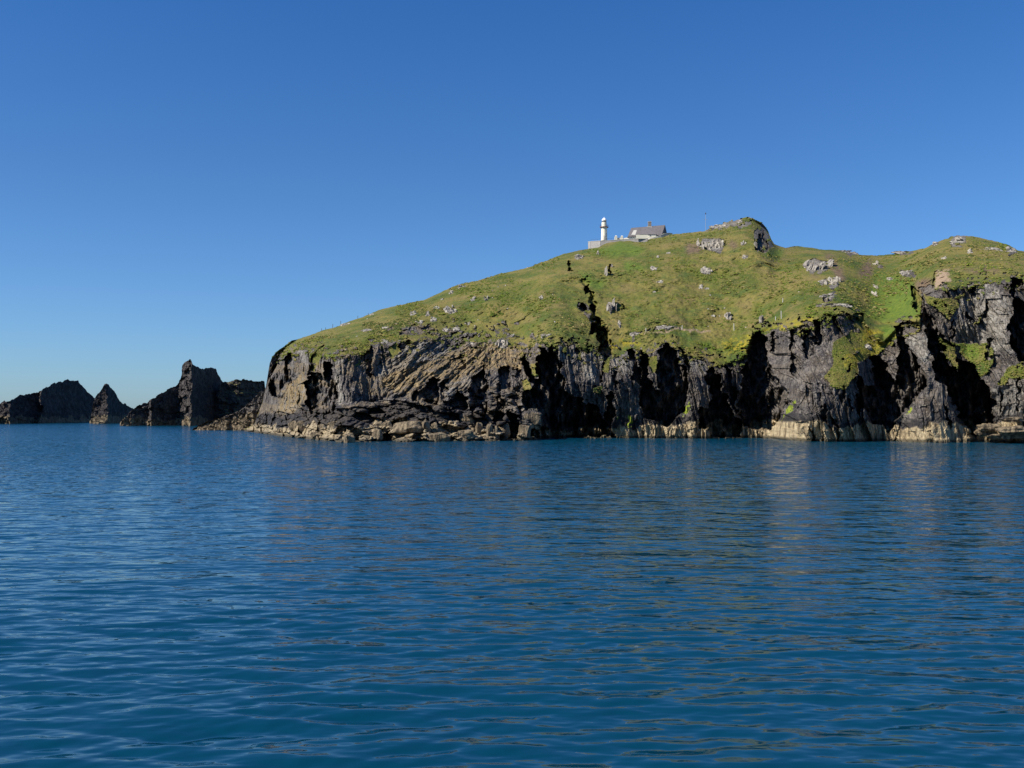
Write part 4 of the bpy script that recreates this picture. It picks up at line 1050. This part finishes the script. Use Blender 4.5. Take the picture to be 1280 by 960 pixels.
for hgt in (18.3, 19.6):
    for k in range(32):
        a = 2 * math.pi * k / 32; b = 2 * math.pi * (k + 1) / 32
        rail.tube((5.2 * S * math.cos(a), 5.2 * S * math.sin(a), hgt * S), (5.2 * S * math.cos(b), 5.2 * S * math.sin(b), hgt * S), .016, 5)
rail.build("railing", IRON, g)
MB().lathe([(3.3 * S, 17.0 * S), (3.15 * S, 22.6 * S)], 28).build("watch_room", WHITE, lh)
ln = MB().lathe([(2.7 * S, 22.6 * S), (2.65 * S, 24.6 * S)], 20).build("lantern", GLASS, lh)
for k in range(10):
    a = 2 * math.pi * k / 10
    MB().tube((2.72 * S * math.cos(a), 2.72 * S * math.sin(a), 22.6 * S), (2.67 * S * math.cos(a), 2.67 * S * math.sin(a), 24.6 * S), .03, 5).build("glazing_bar", WHITE, ln)
dome = MB().lathe([(3.1 * S, 24.6 * S), (3.15 * S, 25.0 * S), (2.9 * S, 25.9 * S), (2.3 * S, 27.0 * S), (1.3 * S, 27.9 * S), (.35 * S, 28.3 * S)], 28).build("dome", DOMEW, lh, shade=True)
MB().lathe([(.32 * S, 28.2 * S), (.5 * S, 28.7 * S), (.35 * S, 29.3 * S), (.06 * S, 29.6 * S)], 12).build("finial", DOMEW, dome)
MB().box(-.32, .32, -r0 * 1.09, -r0 * .9, .1, 1.9).build("door", CONC, lh)

# terrace wall: follows a polyline in plan, its foot buried in the turf
def wall(name, pts, hts, th, mat, label, cat, cap=None, foot=2.4):
    """pts: (px, py_top, D)"""
    p3 = [LP(*p) for p in pts]
    o0 = Vector((p3[0].x, p3[0].y, p3[0].z - hts[0]))
    root = empty(name, o0)
    tag(root, label, cat)
    def strip(lo, hi, t):
        m = MB()
        for i in range(len(p3) - 1):
            a, b = p3[i] - o0, p3[i + 1] - o0
            d = Vector((b.x - a.x, b.y - a.y, 0)).normalized(); n = Vector((-d.y, d.x, 0)) * t
            vs = []
            for q, h in ((a, hts[i]), (b, hts[i + 1])):
                zl = q.z - h if lo is None else q.z + lo
                vs += [(q.x - n.x, q.y - n.y, zl), (q.x + n.x, q.y + n.y, zl), (q.x + n.x, q.y + n.y, q.z + hi), (q.x - n.x, q.y - n.y, q.z + hi)]
            m.add(vs, [(0, 1, 2, 3), (7, 6, 5, 4), (0, 4, 5, 1), (1, 5, 6, 2), (2, 6, 7, 3), (3, 7, 4, 0)])
        return m
    strip(None, 0, th).build("wall_body", mat, root)
    if cap: strip(0.004, .16, th + .08).build("coping", cap, root)
    return root
wall("terrace_wall", [(736, 302.4, 413.5), (739, 302.1, 407.0), (751, 301.4, 404.5), (764, 300.7, 404.0), (780, 299.6, 403.5), (794, 298.7, 402.5), (809.5, 298.2, 401.5)],
     [3.2, 3.2, 3, 3, 3, 3, 3], .3, STONEW, "grey stone terrace wall in front of the lighthouse", "wall", CONC)
rl = MB(); pr = [LP(739, 301.7, 407.5), LP(751, 300.9, 405.0), LP(764, 300.2, 404.5), LP(780, 299.1, 404.0)]
r_root = empty("terrace_railing", pr[0]); tag(r_root, "thin dark railing along the top of the grey terrace wall", "railing")
for a, b in zip(pr, pr[1:]):
    rl.tube(a - pr[0] + Vector((0, 0, .75)), b - pr[0] + Vector((0, 0, .75)), .025)
rl.build("top_rail", IRON, r_root)
for a, b in zip(pr, pr[1:]):
    for k in range(3):
        q = a.lerp(b, k / 3) - pr[0]
        MB().tube(q, q + Vector((0, 0, .75)), .025).build("rail_post", IRON, r_root)
for (x0, x1, lab) in ((768.3, 771.4, "white gate pillar nearer the lighthouse"), (776, 778.7, "white gate pillar nearer the house")):
    b = LP((x0 + x1) / 2, 299.6, 408.5); w = (x1 - x0) * S
    t = empty("gate_pillar", b); tag(t, lab, "gate pillar", "white gate pillars between lighthouse and house")
    MB().box(-w / 2, w / 2, -w / 2, w / 2, -.8, 1.25).build("shaft", WHITE, t)
    MB().add([(-w * .6, -w * .6, 1.25), (w * .6, -w * .6, 1.25), (w * .6, w * .6, 1.25), (-w * .6, w * .6, 1.25), (0, 0, 1.75)], [(3, 2, 1, 0), (0, 1, 4), (1, 2, 4), (2, 3, 4), (3, 0, 4)]).build("cap", WHITE, t)
wall("garden_wall", [(771.5, 297.4, 408.8), (776, 297.4, 408.8)], [1.2, 1.2], .15, CONC, "short cream wall between the two gate pillars", "wall")
wall("yard_wall", [(779, 298, 408.5), (786, 296.6, 406.5), (792, 295.6, 406.0)], [1.6, 1.6, 1.6], .18, CONC, "low cream yard wall at the left corner of the house", "wall")
wall("white_wall", [(810, 296.2, 401.0), (813, 296.8, 400.5), (817, 297.0, 400.1), (822, 296.0, 400.0), (826, 294.2, 400.1), (830, 292.4, 400.5), (835, 291.4, 402.0), (840, 292.0, 404.5)],
     [1.0] * 8, .17, CONC, "curved white topped wall sweeping up right of the house", "wall", WHITE)

# ------------------------------------------------------------------ keeper's house
HD_ = 408.0
hb = LP(808, 297.0, HD_); hs_ = HD_ / F
house = empty("keepers_house", hb)
tag(house, "low keeper's house with grey slate roof and chimney beside the lighthouse", "house")
def Hq(px, py, dy=0.0):                      # local coordinates of the house
    v = LP(px, py, HD_ + dy); return v - hb
def face_solid(name, top, depth, mat, parent):
    """a roof slope given by its corners, with thickness"""
    n = (Vector(top[1]) - Vector(top[0])).cross(Vector(top[2]) - Vector(top[0])).normalized() * depth
    k = len(top); vs = [Vector(p) for p in top] + [Vector(p) - n for p in top]
    fs = [tuple(range(k)), tuple(range(2 * k - 1, k - 1, -1))] + [((i + 1) % k, i, k + i, k + (i + 1) % k) for i in range(k)]
    return MB().add(vs, fs).build(name, mat, parent)
eL, eR = Hq(784.4, 296.0, -3.5), Hq(827.2, 293.6, -3.5)
rL, rR = Hq(789.0, 284.9, 0), Hq(831.3, 281.2, 0)
bL, bR = Vector((eL.x + .6, 4.4, eL.z)), Vector((Hq(835.2, 291, 4).x, 4.2, eR.z))
rf = face_solid("roof", [eL, eR, rR, rL], .15, SLATE, house)
rfb = face_solid("roof", [rL, rR, bR, bL], .15, SLATE, house)
rg = face_solid("roof", [eR, bR, rR], .12, SLATE, house)
rg2 = face_solid("roof", [bL, eL, rL], .12, SLATE, house)
w_ = MB()
fl = -1.6
P4 = [eL + Vector((.3, .4, -.1)), eR + Vector((-.3, .4, -.1)), bR + Vector((-.3, -.4, -.1)), bL + Vector((.3, -.4, -.1))]
w_.add([(p.x, p.y, fl) for p in P4] + [tuple(p) for p in P4], [(0, 1, 5, 4), (1, 2, 6, 5), (2, 3, 7, 6), (3, 0, 4, 7), (4, 5, 6, 7)])
w_.build("wall", WHITE, house)
# front wing with a hipped roof
wl0, wl1 = Hq(799.5, 292.9, -6.2), Hq(823.6, 294.6, -5.6)
wz = Hq(811, 293.0, -6).z
a0 = Vector((wl0.x, -6.2, wz)); a1 = Vector((Hq(820.5, 293, -6).x, -6.2, wz)); a2 = Vector((Hq(824, 293, -4).x, -2.2, wz)); a3 = Vector((wl0.x + .4, -2.2, wz))
pk0 = Hq(804.0, 287.8, -2.6); pk1 = Hq(813.5, 287.6, -2.6)
face_solid("wing_roof", [a0, a1, pk1, pk0], .1, SLATE, house)
face_solid("wing_roof", [a1, a2, pk1], .1, SLATE, house)
face_solid("wing_roof", [a3, a0, pk0], .1, SLATE, house)
MB().add([(a0.x + .2, -6.0, fl), (a1.x - .2, -6.0, fl), (a2.x - .2, -2.4, fl), (a3.x + .2, -2.4, fl), (a0.x + .2, -6.0, wz - .05), (a1.x - .2, -6.0, wz - .05), (a2.x - .2, -2.4, wz - .05), (a3.x + .2, -2.4, wz - .05)],
         [(0, 1, 5, 4), (1, 2, 6, 5), (2, 3, 7, 6), (3, 0, 4, 7), (4, 5, 6, 7)]).build("wing_wall", WHITE, house)
for (x0, x1) in ((802.5, 804.3), (807.2, 809.0), (812, 813.6)):
    q0, q1 = Hq(x0, 293.6, -6), Hq(x1, 295.2, -6)
    wf = MB().box(q0.x - .06, q1.x + .06, -6.06, -5.99, q1.z - .06, q0.z + .06).build("window", WHITE, house)
    MB().box(q0.x, q1.x, -6.075, -6.062, q1.z, q0.z).build("pane", GLASS, wf)
# white porch wall and roof light on the left of the front slope
q0, q1 = Hq(795.2, 293.6, -6.6), Hq(810.2, 296.8, -6.6)
MB().box(q0.x, q1.x, -6.75, -6.45, fl, q0.z).build("parapet", WHITE, house)
def on_roof(px, py):
    # where the sight line through that point meets the front slope
    n = (eR - eL).cross(rL - eL); o_ = Vector((0, 0, EYE)) - hb; d_ = Hq(px, py) - o_
    t_ = n.dot(eL - o_) / n.dot(d_); return o_ + d_ * t_
nrm = (eR - eL).cross(rL - eL).normalized()
sk_ = [on_roof(789.0, 293.8) + nrm * .12, on_roof(794.2, 293.8) + nrm * .12, on_roof(796.2, 287.9) + nrm * .12, on_roof(792.2, 287.9) + nrm * .12]
face_solid("skylight", sk_, .1, CONC, house)
# chimney
c0 = Hq(810, 283.6, .2); c1 = Hq(814, 277.8, .2)
ch = MB().box(c0.x, c1.x, -.4, .6, c0.z - 1.0, c1.z).build("chimney", BRICKM, house)
MB().box(c0.x - .08, c1.x + .08, -.48, .68, c1.z + .003, c1.z + .16).build("chimney_cap", CONC, ch)
for k in (0.3, .7):
    xx = c0.x + (c1.x - c0.x) * k
    MB().lathe([(.13, c1.z + .165), (.11, c1.z + .5)], 12, xx, .1).build("chimney_pot", BRICKM, ch)
MB().box(c0.x - .35, c1.x + .35, -.55, .75, c0.z - .35, c0.z + .1).build("flashing", CONC, ch)

# ------------------------------------------------------------------ mast and fence posts
mb = on_hill(882, 289.4)[0]
MASTG = paint("galvanised_mast", (0.34, 0.36, 0.38), 0.5, .1)
mast = empty("radio_mast", mb); tag(mast, "thin grey mast with a short crosspiece on the skyline", "mast")
sm = depth_at(882, 289.4) / F
MB().tube((0, 0, -.5), (0, 0, 21.5 * sm), .065, 10).build("pole", MASTG, mast)
MB().lathe([(.16, 21.5 * sm), (.2, 22.6 * sm), (.14, 23.6 * sm)], 10).build("top_unit", IRON, mast)
MB().tube((-.9, 0, 15.0 * sm), (.9, 0, 15.0 * sm), .04, 6).build("crossarm", MASTG, mast)
posts = [(401.8, 413.6, 3.2, "dark leaning fence post lowest on the left skyline"), (407.2, 412, 2.6, "short dark fence post second lowest on the left skyline"), (415.6, 409.4, 4.4, "tall dark fence post in the middle of the skyline row"),
         (426.0, 405.8, 4.6, "tall dark fence post beside the pale skyline stones"), (447.4, 398.2, 3.6, "thin dark fence post alone above the pale skyline stones"), (460.3, 393.8, 2.6, "stubby dark fence post highest on the left skyline"),
         (852.5, 412, 5.2, "thin grey post at the right end of the grey cliff path ledge"), (917.6, 413.2, 9.0, "tall pale post on the grass left of the yellow cliff edge"),
         (976.8, 398.5, 10.0, "tallest pale post on the slope above the yellow cliff edge"), (969.6, 400.6, 5.0, "short white post left of the tallest pale post"), (978.5, 377.5, 5, "small pale post higher up the slope"), (807.5, 414, 4.0, "thin grey post at the start of the cliff edge path")]
for i, (px, py, h, lab) in enumerate(posts):
    pos, d = on_hill(px, py); s = d / F
    lean = random.Random(i).uniform(-.12, .12)
    o = MB().tube((0, 0, -.4), (lean, 0, h * s), .07 if i < 6 else .10, 7).build("fence_post", WOOD if i < 6 else CONC)
    o.location = pos; tag(o, lab, "fence post", "fence posts on the headland")
